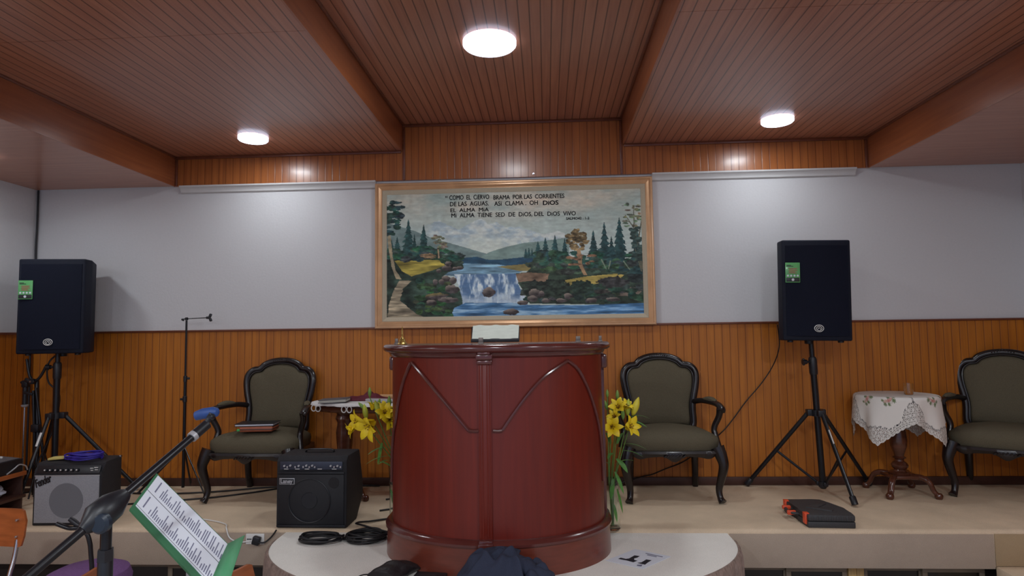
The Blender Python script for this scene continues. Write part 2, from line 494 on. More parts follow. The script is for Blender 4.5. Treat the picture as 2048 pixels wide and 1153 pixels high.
# step block at the right
struct('stage_step', span(2.53, XR, 3.45, SE, FL, -.2, .012), M_carpet)
M_warmf = carpet_mat('brown_carpet_fascia', C(168, 146, 116), 0.12)
struct('stage_riser', span(2.535, XR, SE - .004, SE - .0005, -.2, -.02, .001), M_warmf)
# recess below the stage
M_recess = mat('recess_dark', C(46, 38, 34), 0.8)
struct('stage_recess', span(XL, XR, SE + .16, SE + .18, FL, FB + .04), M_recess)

# rounded apron in front of the stage
LCX, LCY, LA, LB = -0.28, 3.72, 1.315, 0.84
LZ = -0.02
def lobe_pt(t, a=LA, b=LB): return (LCX + a * math.cos(t), LCY - b * math.sin(t))
poly = [(LCX + LA, SE)] + [lobe_pt(PI * i / 64) for i in range(65)] + [(LCX - LA, SE)]
poly = poly[::-1]
struct('stage_apron', prism(poly, FL, LZ, TOP), M_lobe)
# gathered velvet skirt round the apron
M_skirt = mat('mauve_velvet_trim', C(142, 122, 112), 0.8, nscale=30, namt=0.3, bump=0.5)
bm = B(); N = 420; rings = []
for i in range(N + 1):
    t = PI * i / N
    rip = 0.006 * math.sin(i * 1.7) + 0.004 * math.sin(i * .61 + 1) + .003 * math.sin(i * 3.1)
    zb = -.155 + .012 * math.sin(i * .23) + .008 * math.sin(i * .9)
    row = []
    for j, (off, z) in enumerate(((0.0, LZ + .003), (.008, LZ + .002), (.014, LZ - .012), (.016, LZ - .04), (.018, -.1), (.02, zb), (.012, zb))):
        o = off + rip * min(1, j * .3)
        x, y = lobe_pt(t, LA + o, LB + o); row.append(bm.verts.new((x, y, z)))
    rings.append(row)
for a, b in zip(rings, rings[1:]):
    for j in range(len(a) - 1): bm.faces.new((a[j], b[j], b[j + 1], a[j + 1]))
o = obj('apron_skirt', bm, M_skirt)
o['kind'] = 'structure'

# glazed cabinet doors below the stage
M_rail = mat('door_rail_wood', C(120, 108, 92), 0.5, nscale=12, namt=0.15, stretch=(1, 6, 6))
M_post = mat('door_post_wood', C(176, 146, 96), 0.5, nscale=12, namt=0.2, stretch=(6, 6, 1))
M_dglass = mat('dark_glass', C(16, 14, 14), 0.15, nscale=4, namt=0.2, coat=0.5)
def cupboard(x0, x1, y, n, label):
    t = thing('stage_cupboard', label, 'cupboard', ((x0 + x1) / 2, y, FL))
    w = x1 - x0; h = FB - FL - .012; r = .028
    obj('carcass', merge(span(-w / 2, w / 2, .048, .06, 0, h, .001), span(-w / 2, w / 2, -.004, .048, h - .008, h, .001)), M_rail, t)
    dw = w / n + .01
    for i in range(n):
        a = -w / 2 + i * (w - dw) / max(1, n - 1); c = a + dw; y0 = .024 if i % 2 == 0 else 0.0; hh = h - .009
        f = obj('door', merge(span(a, c, y0, y0 + .02, hh - r, hh, .002), span(a, c, y0, y0 + .02, 0.0, r, .002), span(a, a + r, y0, y0 + .02, r, hh - r, .002), span(c - r, c, y0, y0 + .02, r, hh - r, .002)), M_rail, t)
        obj('pane', span(a + r, c - r, y0 + .008, y0 + .012, r, hh - r), M_dglass, f)
DY = SE + .075
cupboard(1.06, 1.74, DY, 2, 'low cupboard with dark glazed doors under the stage, right beside the apron')
cupboard(1.84, 2.52, DY, 2, 'low cupboard with dark glazed doors under the stage, nearest the right step')
cupboard(-2.74, -1.63, DY, 3, 'low cupboard with dark glazed sliding doors under the stage, left of the apron')
tag(obj('cabinet_post', merge(span(1.745, 1.79, DY - .01, DY + .05, FL, FB, .003), span(1.793, 1.835, DY - .004, DY + .05, FL, FB, .003)), M_post), 'pale wooden post between two glazed cupboards under the stage', 'post')

# ---------------------------------------------------------------- ceiling lamps
M_lampglow = emit_mat('lamp_diffuser', (0.90, 0.955, 1.0, 1), LAMP_E)
M_ringglow = emit_mat('glowing_lamp_ring', (0.72, 0.78, 1.0, 1), 2.0)  # grey rim given an added bluish glow to brighten the ceiling around it
def ceiling_lamp(x, y, z, r, label):
    t = thing('ceiling_light', label, 'ceiling light', (x, y, z), 0, 'round surface lights of the wooden ceiling')
    obj('rim', lathe([(r * .9, -.0005), (r + .012, -.0005), (r + .012, -.022), (r + .004, -.030), (r - .004, -.030), (r - .006, -.024)], 48), M_ringglow, t)
    obj('diffuser', lathe([(0, -.029), (r - .02, -.029), (r - .007, -.026), (r - .006, -.002)], 48), M_lampglow, t)
ceiling_lamp(-0.296, 3.532, H2, .142, 'large round lit lamp in the raised middle bay of the ceiling')
ceiling_lamp(-2.131, 4.468, H1, .094, 'small round lit lamp in the grooved bay left of the middle bay')
ceiling_lamp(1.644, 4.434, H1, .097, 'small round lit lamp in the grooved bay right of the middle bay')
ceiling_lamp(-3.72, 3.90, H0, .094, 'round lit lamp in the lowest bay at the far left edge')
tag(obj('ceiling_hook', merge(cyl((-.078, WY - .024, 2.418), .008, .008, 'Y', 12), cyl((-.078, WY - .034, 2.418), .005, .016, 'Y', 12)), M_chrome), 'tiny shiny screw in the boards above the painting', 'screw')

# black cable down the left corner
tag(obj('corner_cable', tube(smooth_path([(XL + .016, WY - .02, 2.394), (XL + .02, WY - .024, 2.1), (XL + .014, WY - .02, 1.9), (XL + .02, WY - .02, 1.6), (XL + .026, WY - .05, 1.25), (XL + .03, WY - .05, .7), (XL + .03, WY - .05, .07)], 6), .0075, 8), M_blackcable),
    'black cable running down the corner of the white walls', 'cable')

# ---------------------------------------------------------------- the painting
FX0, FX1, FZ0, FZ1 = -1.335, .842, 1.213, 2.364
def framed_painting():
    t = thing('framed_painting', 'wide framed landscape painting of a waterfall, mountains and pines on the white wall', 'painting', ((FX0 + FX1) / 2, WY - .026, FZ0))
    cx = (FX0 + FX1) / 2; hw = (FX1 - FX0) / 2; hh = (FZ1 - FZ0)
    # moulded frame: section (inset from outer edge, projection)
    sec = [(0, 0), (0, .036), (.006, .042), (.016, .042), (.022, .036), (.03, .037), (.044, .030), (.050, .026), (.054, .026), (.054, 0)]
    bm = B(); rings = []
    for sx, sz in ((-1, 0), (1, 0), (1, 1), (-1, 1)):
        rings.append([bm.verts.new((sx * (hw - i), -p, (i if sz == 0 else hh - i))) for i, p in sec])
    for a in range(4):
        A, Q = rings[a], rings[(a + 1) % 4]
        for j in range(len(sec)): bm.faces.new((A[j], A[(j + 1) % len(sec)], Q[(j + 1) % len(sec)], Q[j]))
    obj('frame', bm, M_gold, t, angle=20)
    a0, a1 = .054, .088
    bm = B(); rings = []
    sec = [(a0 - .002, 0), (a0 - .002, .022), (a0 + .004, .026), (a1 - .006, .016), (a1, .012), (a1, 0)]
    for sx, sz in ((-1, 0), (1, 0), (1, 1), (-1, 1)):
        rings.append([bm.verts.new((sx * (hw - i), -p, (i if sz == 0 else hh - i))) for i, p in sec])
    for a in range(4):
        A, Q = rings[a], rings[(a + 1) % 4]
        for j in range(len(sec)): bm.faces.new((A[j], A[(j + 1) % len(sec)], Q[(j + 1) % len(sec)], Q[j]))
    obj('liner', bm, M_linen, t, angle=20)
    # canvas, painted vertex by vertex
    Wn, Hn = 620, 306
    img = paint(Wn, Hn)
    w = 2 * (hw - a1) + .004; h = hh - 2 * a1 + .004
    xs = np.linspace(-w / 2, w / 2, Wn); zs = np.linspace(a1 - .002 + h, a1 - .002, Hn)
    X, Z = np.meshgrid(xs, zs); co = np.stack([X, np.full_like(X, -.010), Z], -1).reshape(-1, 3)
    idx = np.arange(Wn * Hn).reshape(Hn, Wn)
    f = np.stack([idx[:-1, :-1], idx[1:, :-1], idx[1:, 1:], idx[:-1, 1:]], -1).reshape(-1, 4)
    me = bpy.data.meshes.new('canvas'); me.from_pydata(co.tolist(), [], f.tolist())
    ca = me.color_attributes.new('col', 'FLOAT_COLOR', 'POINT')
    rgba = np.ones((Wn * Hn, 4)); rgba[:, :3] = img.reshape(-1, 3)
    ca.data.foreach_set('color', rgba.ravel())
    obj('canvas', me, M_attr, t)
    # hand-lettered psalm
    S = w / 1782.0
    def put(s, x, y, x2, size, bold=0.0, tilt=0.0):
        me = text_mesh(s, size * S * 1.42, (x2 - x) * S, .0004)
        bt = B(); k0 = .0009 if bold < .0005 else .0016
        for dx, dz in ((-k0, 0), (k0, 0), (0, k0 * .7), (0, -k0 * .7)):
            n0 = len(bt.verts); bt.from_mesh(me); bt.verts.ensure_lookup_table()
            for v in bt.verts[n0:]: v.co += Vector((dx, dz, 0))
        bt.to_mesh(me); bt.free()
        o = obj('lettering', me, M_inkblack, t, smooth=False)
        u = (x - 122.0); top = 180 - 55 * u / 1770.0; bot = 1045 - 30 * u / 1790.0
        o.location = (-w / 2 + u * S, -.0115, a1 + h * (1 - (y - top) / (bot - top)))
        o.rotation_euler = (PI / 2, -tilt, 0)
    def tl(x): return 0.0
    put('“', 541, 222, 556, 34, .0004)
    put('COMO  EL  CiERVO', 570, 217, 850, 33, .0002)
    put('BRAMA  POR LAS  CORRiENTES', 881, 213, 1375, 31, .0002)
    put('DE LAS  AGUAS.', 574, 262, 846, 31, .0002)
    put('ASí  CLAMA .  OH', 886, 257, 1190, 31, .0002)
    put('DiOS', 1227, 250, 1333, 31, .0008)
    put('EL  ALMA  MiA', 577, 304, 846, 27, .0002)
    put('Mi  ALMA  TiENE  SED  DE  DiOS, DEL  DiOS  ViVO', 583, 342, 1452, 30, .0002, -.006)
    put('SALMO42 : 1-2', 1385, 355, 1545, 17, .0001)
    return t

def paint(Wn, Hn):
    """landscape in oils as linear RGB, y down; works in the units of a 1775 x 880 sheet"""
    yy, xx = np.mgrid[0:Hn, 0:Wn]
    U = xx / (Wn - 1) * 1775 + 125; V = yy / (Hn - 1) * 870
    top = 180 - 55 * (U - 125) / 1775
    Y = V * (1 + 0.03 * (U - 125) / 1775) + top; X = U
    rs = np.random.RandomState(3)
    n1 = fbm(Hn, Wn, 7, 5, 1); n2 = fbm(Hn, Wn, 22, 4, 2); n3 = fbm(Hn, Wn, 60, 3, 3); nh = fbm(Hn, Wn, 12, 4, 4, 1, 5); nv = fbm(Hn, Wn, 12, 4, 5, 6, 1)
    def c(r, g, b): return np.array([r, g, b], float)
    img = np.zeros((Hn, Wn, 3))
    def mix(a, b, t): return a * (1 - t[..., None]) + b * t[..., None]
    t = np.clip((Y - 180) / 380, 0, 1)
    img[:] = mix(np.broadcast_to(c(141, 156, 150), img.shape), np.broadcast_to(c(170, 182, 176), img.shape), t)
    cl = np.clip(1.5 * n1 - .35 + .5 * np.exp(-((X - 1250) / 420) ** 2 - ((Y - 210) / 120) ** 2), 0, 1) * np.clip((430 - Y) / 200, 0, 1)
    img = mix(img, np.broadcast_to(c(192, 178, 160), img.shape), np.clip(cl, 0, 1))
    bl = np.clip(n2 * 2 - .8, 0, 1) * .3
    img = mix(img, np.broadcast_to(c(176, 188, 186), img.shape), bl)
    def inside(pts):
        m = np.zeros((Hn, Wn), bool); n = len(pts)
        for i in range(n):
            x1, y1 = pts[i]; x2, y2 = pts[(i + 1) % n]
            if y1 == y2: continue
            cnd = ((y1 > Y) != (y2 > Y)) & (X + (n3 - .5) * jit < (x2 - x1) * (Y - y1) / (y2 - y1) + x1)
            m ^= cnd
        return m
    jit = 10
    def fill(pts, col, var=0.2, nz=None, j=10):
        nonlocal img, jit
        jit = j
        m = inside(pts); nn = n2 if nz is None else nz
        k = (1 + var * (nn - .5) * 2)[..., None]
        img = np.where(m[..., None], c(*col) * k, img); return m
    def blob(x, y, rx, ry, col, var=.3, rough=.5, light=None):
        nonlocal img
        d = ((X - x) / rx) ** 2 + ((Y - y) / ry) ** 2 + (n3 - .5) * rough * 2
        m = d < 1
        k = (1 + var * (n3 - .5) * 2)
        cc = c(*col) * k[..., None]
        if light is not None:
            l = np.clip((y - Y) / ry * .8 + (x - X) / rx * .3 + .1, 0, 1); cc = mix(cc, np.broadcast_to(c(*light), img.shape), l)
        img = np.where(m[..., None], cc, img)
    # snowy range
    ridge_x = [380, 500, 560, 640, 720, 790, 840, 900, 960, 1000, 1080, 1150, 1230, 1320, 1400, 1560]
    ridge_y = [410, 370, 400, 420, 380, 350, 385, 370, 410, 400, 420, 440, 460, 430, 470, 500]
    ry = np.interp(X, ridge_x, ridge_y) + (n2 - .5) * 30
    m = (Y > ry) & (X > 380) & (X < 1560) & (Y < 620)
    snow = mix(np.broadcast_to(c(142, 160, 172), img.shape), np.broadcast_to(c(196, 200, 196), img.shape), np.clip((fbm(Hn, Wn, 22, 4, 9, 1.4, 1.2) - .36) * 3.4, 0, 1))
    fade = np.clip((Y - ry - 60) / 110, 0, 1) * .85
    snow = mix(snow, np.broadcast_to(c(190, 196, 184), img.shape), fade)
    edge = np.clip((X - 380) / 90, 0, 1) * np.clip((1560 - X) / 160, 0, 1)
    img = np.where(m[..., None], mix(img, snow, edge * .72), img)
    # hills
    fill([(125, 380), (200, 400), (330, 440), (450, 490), (560, 520), (680, 555), (800, 590), (900, 620), (900, 680), (125, 680)], (106, 124, 122), .16)
    fill([(760, 640), (840, 590), (960, 550), (1090, 520), (1200, 510), (1400, 480), (1400, 680), (760, 680)], (116, 136, 130), .14)
    fill([(600, 690), (640, 630), (760, 620), (830, 640), (920, 640), (1060, 625), (1200, 600), (1200, 700)], (44, 74, 96), .3)
    # pale river reach
    fill([(520, 750), (600, 680), (680, 668), (900, 672), (1000, 690), (1090, 710), (1040, 745), (900, 760), (620, 760)], (112, 146, 166), .55, nh)
    fill([(900, 690), (1100, 670), (1200, 650), (1400, 640), (1400, 720), (1050, 720)], (134, 122, 78), .3)
    # banks
    fill([(125, 620), (640, 620), (670, 700), (560, 730), (520, 760), (640, 860), (670, 950), (600, 1060), (125, 1060)], (44, 58, 50), .8)
    fill([(1000, 740), (1100, 730), (1180, 660), (1500, 650), (1920, 640), (1920, 960), (1120, 950), (1080, 860)], (46, 58, 48), .8)
    fill([(180, 650), (330, 640), (500, 645), (540, 680), (440, 720), (300, 760), (230, 720)], (142, 130, 62), .5, nh)
    fill([(1190, 660), (1390, 645), (1400, 665), (1200, 690)], (140, 130, 70), .4)
    fill([(1340, 790), (1500, 760), (1700, 740), (1780, 735), (1750, 770), (1560, 815), (1400, 830)], (158, 142, 78), .4, nh)
    fill([(1010, 745), (1120, 730), (1260, 740), (1240, 800), (1130, 790), (1040, 800)], (120, 98, 80), .5)
    fill([(1540, 830), (1750, 820), (1900, 850), (1850, 900), (1640, 890)], (110, 98, 88), .35)
    # falls
    m = fill([(600, 745), (1030, 740), (1050, 830), (1090, 900), (1080, 950), (660, 955), (640, 850)], (110, 142, 172), .0)
    s = np.clip((nv - .42) * 4, 0, 1)
    w = mix(np.broadcast_to(c(84, 112, 146), img.shape), np.broadcast_to(c(196, 208, 212), img.shape), s)
    foam = np.clip((Y - 870) / 60 + (n2 - .5) * 1.6, 0, 1)
    w = mix(w, np.broadcast_to(c(176, 190, 200), img.shape), foam * .8)
    img = np.where(m[..., None], w, img)
    # lower water
    m = fill([(570, 1060), (600, 980), (680, 945), (1000, 945), (1120, 960), (1500, 960), (1920, 945), (1920, 1060)], (70, 112, 152), .5, nh)
    s = np.clip((nh - .5) * 4 - np.abs(X - 900) / 1600 + .2, 0, 1); img = np.where(m[..., None], mix(img, np.broadcast_to(c(158, 182, 194), img.shape), s * .8), img)
    # path
    fill([(215, 790), (300, 790), (240, 850), (220, 930), (330, 1020), (400, 1050), (130, 1060), (140, 960), (175, 860)], (134, 124, 104), .7, nh)
    # shrubs and mid greens
    def shrub(x, y, rx, ry, col=(48, 66, 50)): blob(x, y, rx, ry, col, .6, .8)
    for _ in range(70):
        x = rs.uniform(150, 640); y = rs.uniform(790, 1040)
        if x > 330 and (x < 560 or y < 900): shrub(x, y, rs.uniform(20, 50), rs.uniform(10, 24), (rs.uniform(36, 62), rs.uniform(54, 80), rs.uniform(44, 54)))
    for _ in range(60):
        x = rs.uniform(1080, 1900); y = rs.uniform(820, 930)
        shrub(x, y, rs.uniform(24, 60), rs.uniform(14, 30), (rs.uniform(34, 56), rs.uniform(50, 68), rs.uniform(46, 56)))
    for _ in range(50):
        x = rs.uniform(1090, 1900); y = rs.uniform(660, 730)
        shrub(x, y, rs.uniform(24, 60), rs.uniform(10, 24), (rs.uniform(44, 66), rs.uniform(60, 88), rs.uniform(54, 66)))
    shrub(1480, 840, 90, 50, (40, 54, 46)); shrub(1700, 800, 110, 40, (54, 54, 54)); shrub(1860, 760, 70, 50, (42, 50, 50)); shrub(1300, 850, 110, 70, (44, 54, 46)); shrub(1160, 850, 90, 60, (44, 52, 46))
    # firs
    def pine(x, yb, yt, w, col):
        nonlocal img
        h = yb - yt; f = np.clip((Y - yt) / h, 0, 1)
        saw = 0.55 + .45 * ((f * 8) % 1.0)
        half = (w * f * saw * .5 + 1.5) * (1 + (n3 - .5) * .8)
        m = (Y > yt) & (Y < yb) & (np.abs(X - x) < half)
        k = (1 + .9 * (n3 - .5))[..., None]; lite = np.clip((x - X) / (w * .5), 0, 1)
        cc = mix(c(*col) * k, np.broadcast_to(c(92, 118, 104), img.shape), lite * .35)
        img = np.where(m[..., None], cc, img)
    for a in ((200, 600, 480, 70), (280, 620, 355, 130), (322, 620, 460, 60), (388, 620, 390, 110), (160, 640, 500, 80)): pine(*a, (40, 66, 66))
    for a in ((1100, 630, 560, 40), (1122, 630, 555, 40), (1143, 630, 560, 36), (1185, 650, 510, 90), (1237, 650, 480, 90), (1303, 660, 462, 100), (1370, 660, 486, 90)): pine(*a, (42, 70, 72))
    for a in ((1567, 700, 428, 130), (1643, 700, 372, 150), (1747, 720, 335, 170), (1690, 700, 470, 110), (1860, 740, 380, 140)): pine(*a, (40, 64, 66))
    for _ in range(60):
        x = rs.uniform(150, 640); y = rs.uniform(560, 640) + max(0, x - 500) * .35
        shrub(x, y, rs.uniform(20, 46), rs.uniform(12, 26), (rs.uniform(38, 60), rs.uniform(62, 84), rs.uniform(58, 68)))
    for _ in range(70):
        x = rs.uniform(1180, 1900); y = rs.uniform(590, 690)
        shrub(x, y, rs.uniform(20, 46), rs.uniform(12, 28), (rs.uniform(36, 58), rs.uniform(60, 84), rs.uniform(58, 66)))
    # tall dark tree at the left with a bare trunk
    fill([(128, 440), (150, 440), (168, 620), (190, 720), (232, 782), (190, 778), (160, 690), (138, 560)], (150, 138, 112), .3, j=6)
    for _ in range(46):
        a = rs.uniform(0, 1); y = 235 + a * 240; x = 125 + rs.uniform(0, 1) * (115 - 60 * abs(a - .35)); shrub(x, y, rs.uniform(14, 38), rs.uniform(8, 18), (rs.uniform(36, 52), rs.uniform(56, 72), rs.uniform(58, 66)))
    # brown autumn tree at the right
    fill([(1452, 560), (1478, 560), (1488, 680), (1520, 748), (1496, 750), (1462, 680)], (150, 122, 92), .3, j=6)
    for _ in range(60):
        a = rs.uniform(0, 2 * PI); r = rs.uniform(0, 1) ** .5; shrub(1455 + 66 * r * math.cos(a), 495 + 76 * r * math.sin(a), rs.uniform(12, 26), rs.uniform(8, 16), tuple((.6 + .4 * ((_ * 7) % 11) / 10) * q for q in (126, 108, 76)))
    for _ in range(14): shrub(rs.uniform(1400, 1560), rs.uniform(590, 690), rs.uniform(14, 34), rs.uniform(5, 10), (128, 98, 76))
    # small brown tree at the left
    fill([(484, 560), (494, 560), (498, 630), (488, 632)], (150, 130, 104), .2, j=4)
    for _ in range(26): shrub(rs.uniform(445, 545), rs.uniform(470, 570), rs.uniform(10, 26), rs.uniform(6, 12), (rs.uniform(96, 116), rs.uniform(96, 112), rs.uniform(80, 92)))
    for _ in range(8): shrub(rs.uniform(390, 470), rs.uniform(600, 635), rs.uniform(18, 40), rs.uniform(4, 8), (140, 116, 88))
    # bare branching tree at the right edge
    def line(x1, y1, x2, y2, w, col):
        nonlocal img
        L = math.hypot(x2 - x1, y2 - y1); tt = np.clip(((X - x1) * (x2 - x1) + (Y - y1) * (y2 - y1)) / L ** 2, 0, 1)
        d = np.hypot(X - x1 - tt * (x2 - x1), Y - y1 - tt * (y2 - y1)); img = np.where((d < w * (1.1 - .5 * tt))[..., None], c(*col), img)
    for a in ((1895, 700, 1850, 420, 7), (1850, 420, 1790, 320, 4), (1850, 400, 1845, 260, 4), (1870, 520, 1910, 300, 5), (1820, 370, 1780, 360, 3), (1890, 720, 1850, 560, 4)): line(*a, (92, 92, 78))
    for _ in range(34): shrub(rs.uniform(1775, 1890), rs.uniform(235, 400), rs.uniform(8, 22), rs.uniform(5, 10), (rs.uniform(84, 120), rs.uniform(92, 118), rs.uniform(82, 92)))
    for _ in range(26): shrub(rs.uniform(1820, 1900), rs.uniform(400, 640), rs.uniform(12, 30), rs.uniform(8, 18), (54, 70, 66))
    for a in ((1620, 640, 1650, 705, 5), (1680, 650, 1665, 705, 5), (1770, 650, 1810, 710, 4)): line(*a, (110, 124, 106))
    # rocks
    R = (118, 104, 98); L = (146, 134, 122)
    for x, y, rx, ry in ((548, 700, 36, 22), (608, 705, 22, 16), (560, 670, 26, 18), (492, 722, 20, 14), (468, 800, 22, 22), (545, 778, 34, 26), (592, 790, 28, 30), (510, 800, 22, 20), (585, 850, 52, 36), (440, 945, 36, 22), (480, 900, 90, 26), (560, 925, 80, 24), (640, 700, 26, 14),
                         (840, 870, 50, 40), (1160, 880, 44, 34), (1205, 880, 22, 22), (1142, 918, 38, 26), (1232, 928, 36, 20), (1340, 928, 44, 18), (1384, 900, 34, 24), (1545, 928, 42, 18), (1076, 945, 40, 18), (990, 1008, 56, 24), (1690, 920, 50, 16)):
        blob(x, y, rx * .92, ry * .9, (66, 60, 60), .5, .6, L if x != 480 else (142, 128, 76))
    img = np.clip(img / 255.0, 0, 1)
    img = img * (1 + .16 * (n3[..., None] - .5) + .12 * (nh[..., None] - .5)); img = np.clip(img, 0, 1)
    lin = np.where(img <= .04045, img / 12.92, ((img + .055) / 1.055) ** 2.4)
    return np.clip(lin * PAINT_GAIN, 0, 1)
PAINT_GAIN = 1.5
framed_painting()

# ---------------------------------------------------------------- pulpit
PX, PY = -.285, 3.62
PUL = thing('pulpit', 'tall curved mahogany pulpit with arched mouldings, standing on the rounded apron', 'pulpit', (PX, PY, LZ))
def pz(z): return z - LZ
def half(a, b, n=48, back=.12, e=1.0):
    pts = [(a, back)]
    for i in range(n + 1):
        t = PI * i / n; pts.append((a * math.cos(t), -b * math.sin(t)))
    pts.append((-a, back)); return pts[::-1]
def shell(a0, b0, z0, a1, b1, z1, back=.12):
    bm = B(); p = half(a0, b0, back=back); q = half(a1, b1, back=back)
    add_loft(bm, [[(x, y, z0) for x, y in p], [(x, y, z1) for x, y in q]]); return bm
obj('plinth', shell(.622, .49, 0, .617, .485, pz(.125), .135), M_mahog_l, PUL)
def band(a, b, z, r, back=.12, flat=1.0):
    p = half(a, b, back=back); return tube([(x, y, z) for x, y in p[1:-1]], [(r * flat, r)] * (len(p) - 2), 10)
bm = B(); rings = []
sec = [(.0, pz(.125)), (.008, pz(.128)), (.008, pz(.14)), (-.004, pz(.152)), (-.018, pz(.158)), (-.03, pz(.158))]
add_loft(bm, [[(x, y, z) for x, y in half(.62 + o, .488 + o, back=.135)] for o, z in sec]); obj('base_moulding', bm, M_mahog_d, PUL)
obj('body', shell(.59, .46, pz(.15), .59, .46, pz(1.055)), M_mahog, PUL, angle=30)
bm = B()
sec = [(.0, pz(1.04)), (.012, pz(1.045)), (.022, pz(1.055)), (.028, pz(1.068)), (.045, pz(1.072)), (.055, pz(1.080)), (.058, pz(1.092)), (.054, pz(1.104)), (.045, pz(1.110)), (.03, pz(1.112))]
def wav(a, b, o, z):
    out = []
    for x, y in half(a + o, b + o, 60): out.append((x, y, z))
    return out
add_loft(bm, [wav(.585, .455, o, z) for o, z in sec]); obj('top_slab', bm, M_mahog_d, PUL)
# arched mouldings following the curved front
def esurf(x, z, off=0.006):
    a, b = .59 + off, .46 + off; x = max(-a * .999, min(a * .999, x)); return (x, -b * math.sqrt(max(0, 1 - (x / a) ** 2)), pz(z))
def arch(pts):
    P = smooth_path([(x, 0, z) for x, z in pts], 8); return tube([esurf(p.x, p.z) for p in P], .0085, 8)
obj('arch_moulding', arch([(-.578, .36), (-.572, .50), (-.556, .62), (-.534, .70), (-.513, .80), (-.472, .925), (-.424, 1.018)]), M_mahog_d, PUL)
obj('arch_moulding', merge(arch([(-.420, 1.020), (-.391, .993), (-.34, .943), (-.257, .855), (-.178, .767), (-.108, .687)]), tube([esurf(-.108, .686), esurf(-.08, .684), esurf(-.056, .686)], .0085, 8)), M_mahog_d, PUL)
obj('arch_moulding', merge(arch([(.390, 1.020), (.339, .989), (.262, .937), (.186, .858), (.111, .762), (.060, .690)]), tube([esurf(.060, .686), esurf(.04, .684), esurf(.014, .686)], .0085, 8)), M_mahog_d, PUL)
obj('arch_moulding', arch([(.392, 1.022), (.444, .976), (.497, .876), (.538, .752), (.563, .638), (.576, .50), (.58, .36)]), M_mahog_d, PUL)
# reeded centre strip with a block at each end
bm = span(-.058, .008, -.468, -.452, pz(.155), pz(1.03), .002)
for x in (-.05, -.037, -.013, 0.0): add_tube(bm, [(x, -.468, pz(.17)), (x, -.468, pz(1.02))], .0035, 8)
obj('centre_strip', bm, M_mahog, PUL)
obj('block', merge(span(-.066, .016, -.49, -.45, pz(1.035), pz(1.062), .004), span(-.064, .014, -.485, -.45, pz(1.012), pz(1.034), .007), span(-.056, .006, -.50, -.45, pz(1.062), pz(1.072), .002)), M_mahog_d, PUL)
obj('block', merge(span(-.058, .008, -.50, -.46, pz(.115), pz(.163), .003), span(-.062, .012, -.506, -.46, pz(.125), pz(.15), .004)), M_mahog_d, PUL)
# side back posts, seen at the edges
for s in (-1, 1):
    obj('side_post', merge(span(min(s * .585, s * .612), max(s * .585, s * .612), .06, .14, 0, pz(1.045), .003), span(min(s * .585, s * .628), max(s * .585, s * .628), .02, .16, pz(.96), pz(1.04), .012)), M_mahog_d, PUL)
# small grey metal clips along the top
for x, y, z, w in ((-.055, -.33, 1.112, .024), (.455, -.20, 1.112, .024), (-.565, -.05, 1.112, .018), (.585, -.06, 1.112, .016)):
    obj('metal_clip', merge(span(x - w / 2, x + w / 2, y - .006, y + .006, pz(z) - .002, pz(z) + .032, .002), span(x - w / 2 - .003, x + w / 2 + .003, y - .012, y + .012, pz(z) - .003, pz(z) + .008, .002)), mat('grey_metal_clip', C(120, 112, 106), 0.4, metal=.6), PUL)

# open book leaning on the top
bk = thing('open_book', 'open book with pale green pages propped on top of the pulpit', 'book', (-.275, 3.40, 1.114), 0)
M_page = mat('page_edges', C(240, 250, 236), 0.35, nscale=3, namt=.06, stretch=(6, 1, 40), coat=.3)
bm = B(); rows = []
for i in range(25):
    u = -1 + 2 * i / 24; x = u * .125; bulge = .014 * (1 - abs(abs(u) - .45) * 1.3)
    rows.append([(x, .006 - bulge, .022), (x + .004, .03 - bulge, .095 + .003 * math.cos(u * 9)), (x + .004, .037, .095), (x, .013, .022)])
add_loft(bm, rows); obj('pages', bm, M_page, bk)
obj('cover', merge(span(-.13, .13, -.004, .018, .004, .024, .003), bx((0, .040, .052), (.262, .005, .078), (-.32, 0, 0), .002)), M_black, bk)

# brass hand bell
b_ = thing('hand_bell', 'small brass bell with a thin handle at the left end of the pulpit top', 'bell', (-.783, 3.42, 1.113))
obj('bell', lathe([(.0, .0), (.026, .0), (.027, .004), (.02, .01), (.016, .02), (.013, .03), (.008, .036), (0, .038)], 24), M_brass, b_)
obj('handle', lathe([(0, .036), (.006, .037), (.004, .045), (.0065, .052), (.003, .06), (.004, .075), (.0025, .086), (.0045, .092), (0, .097)], 16), M_brass, b_)

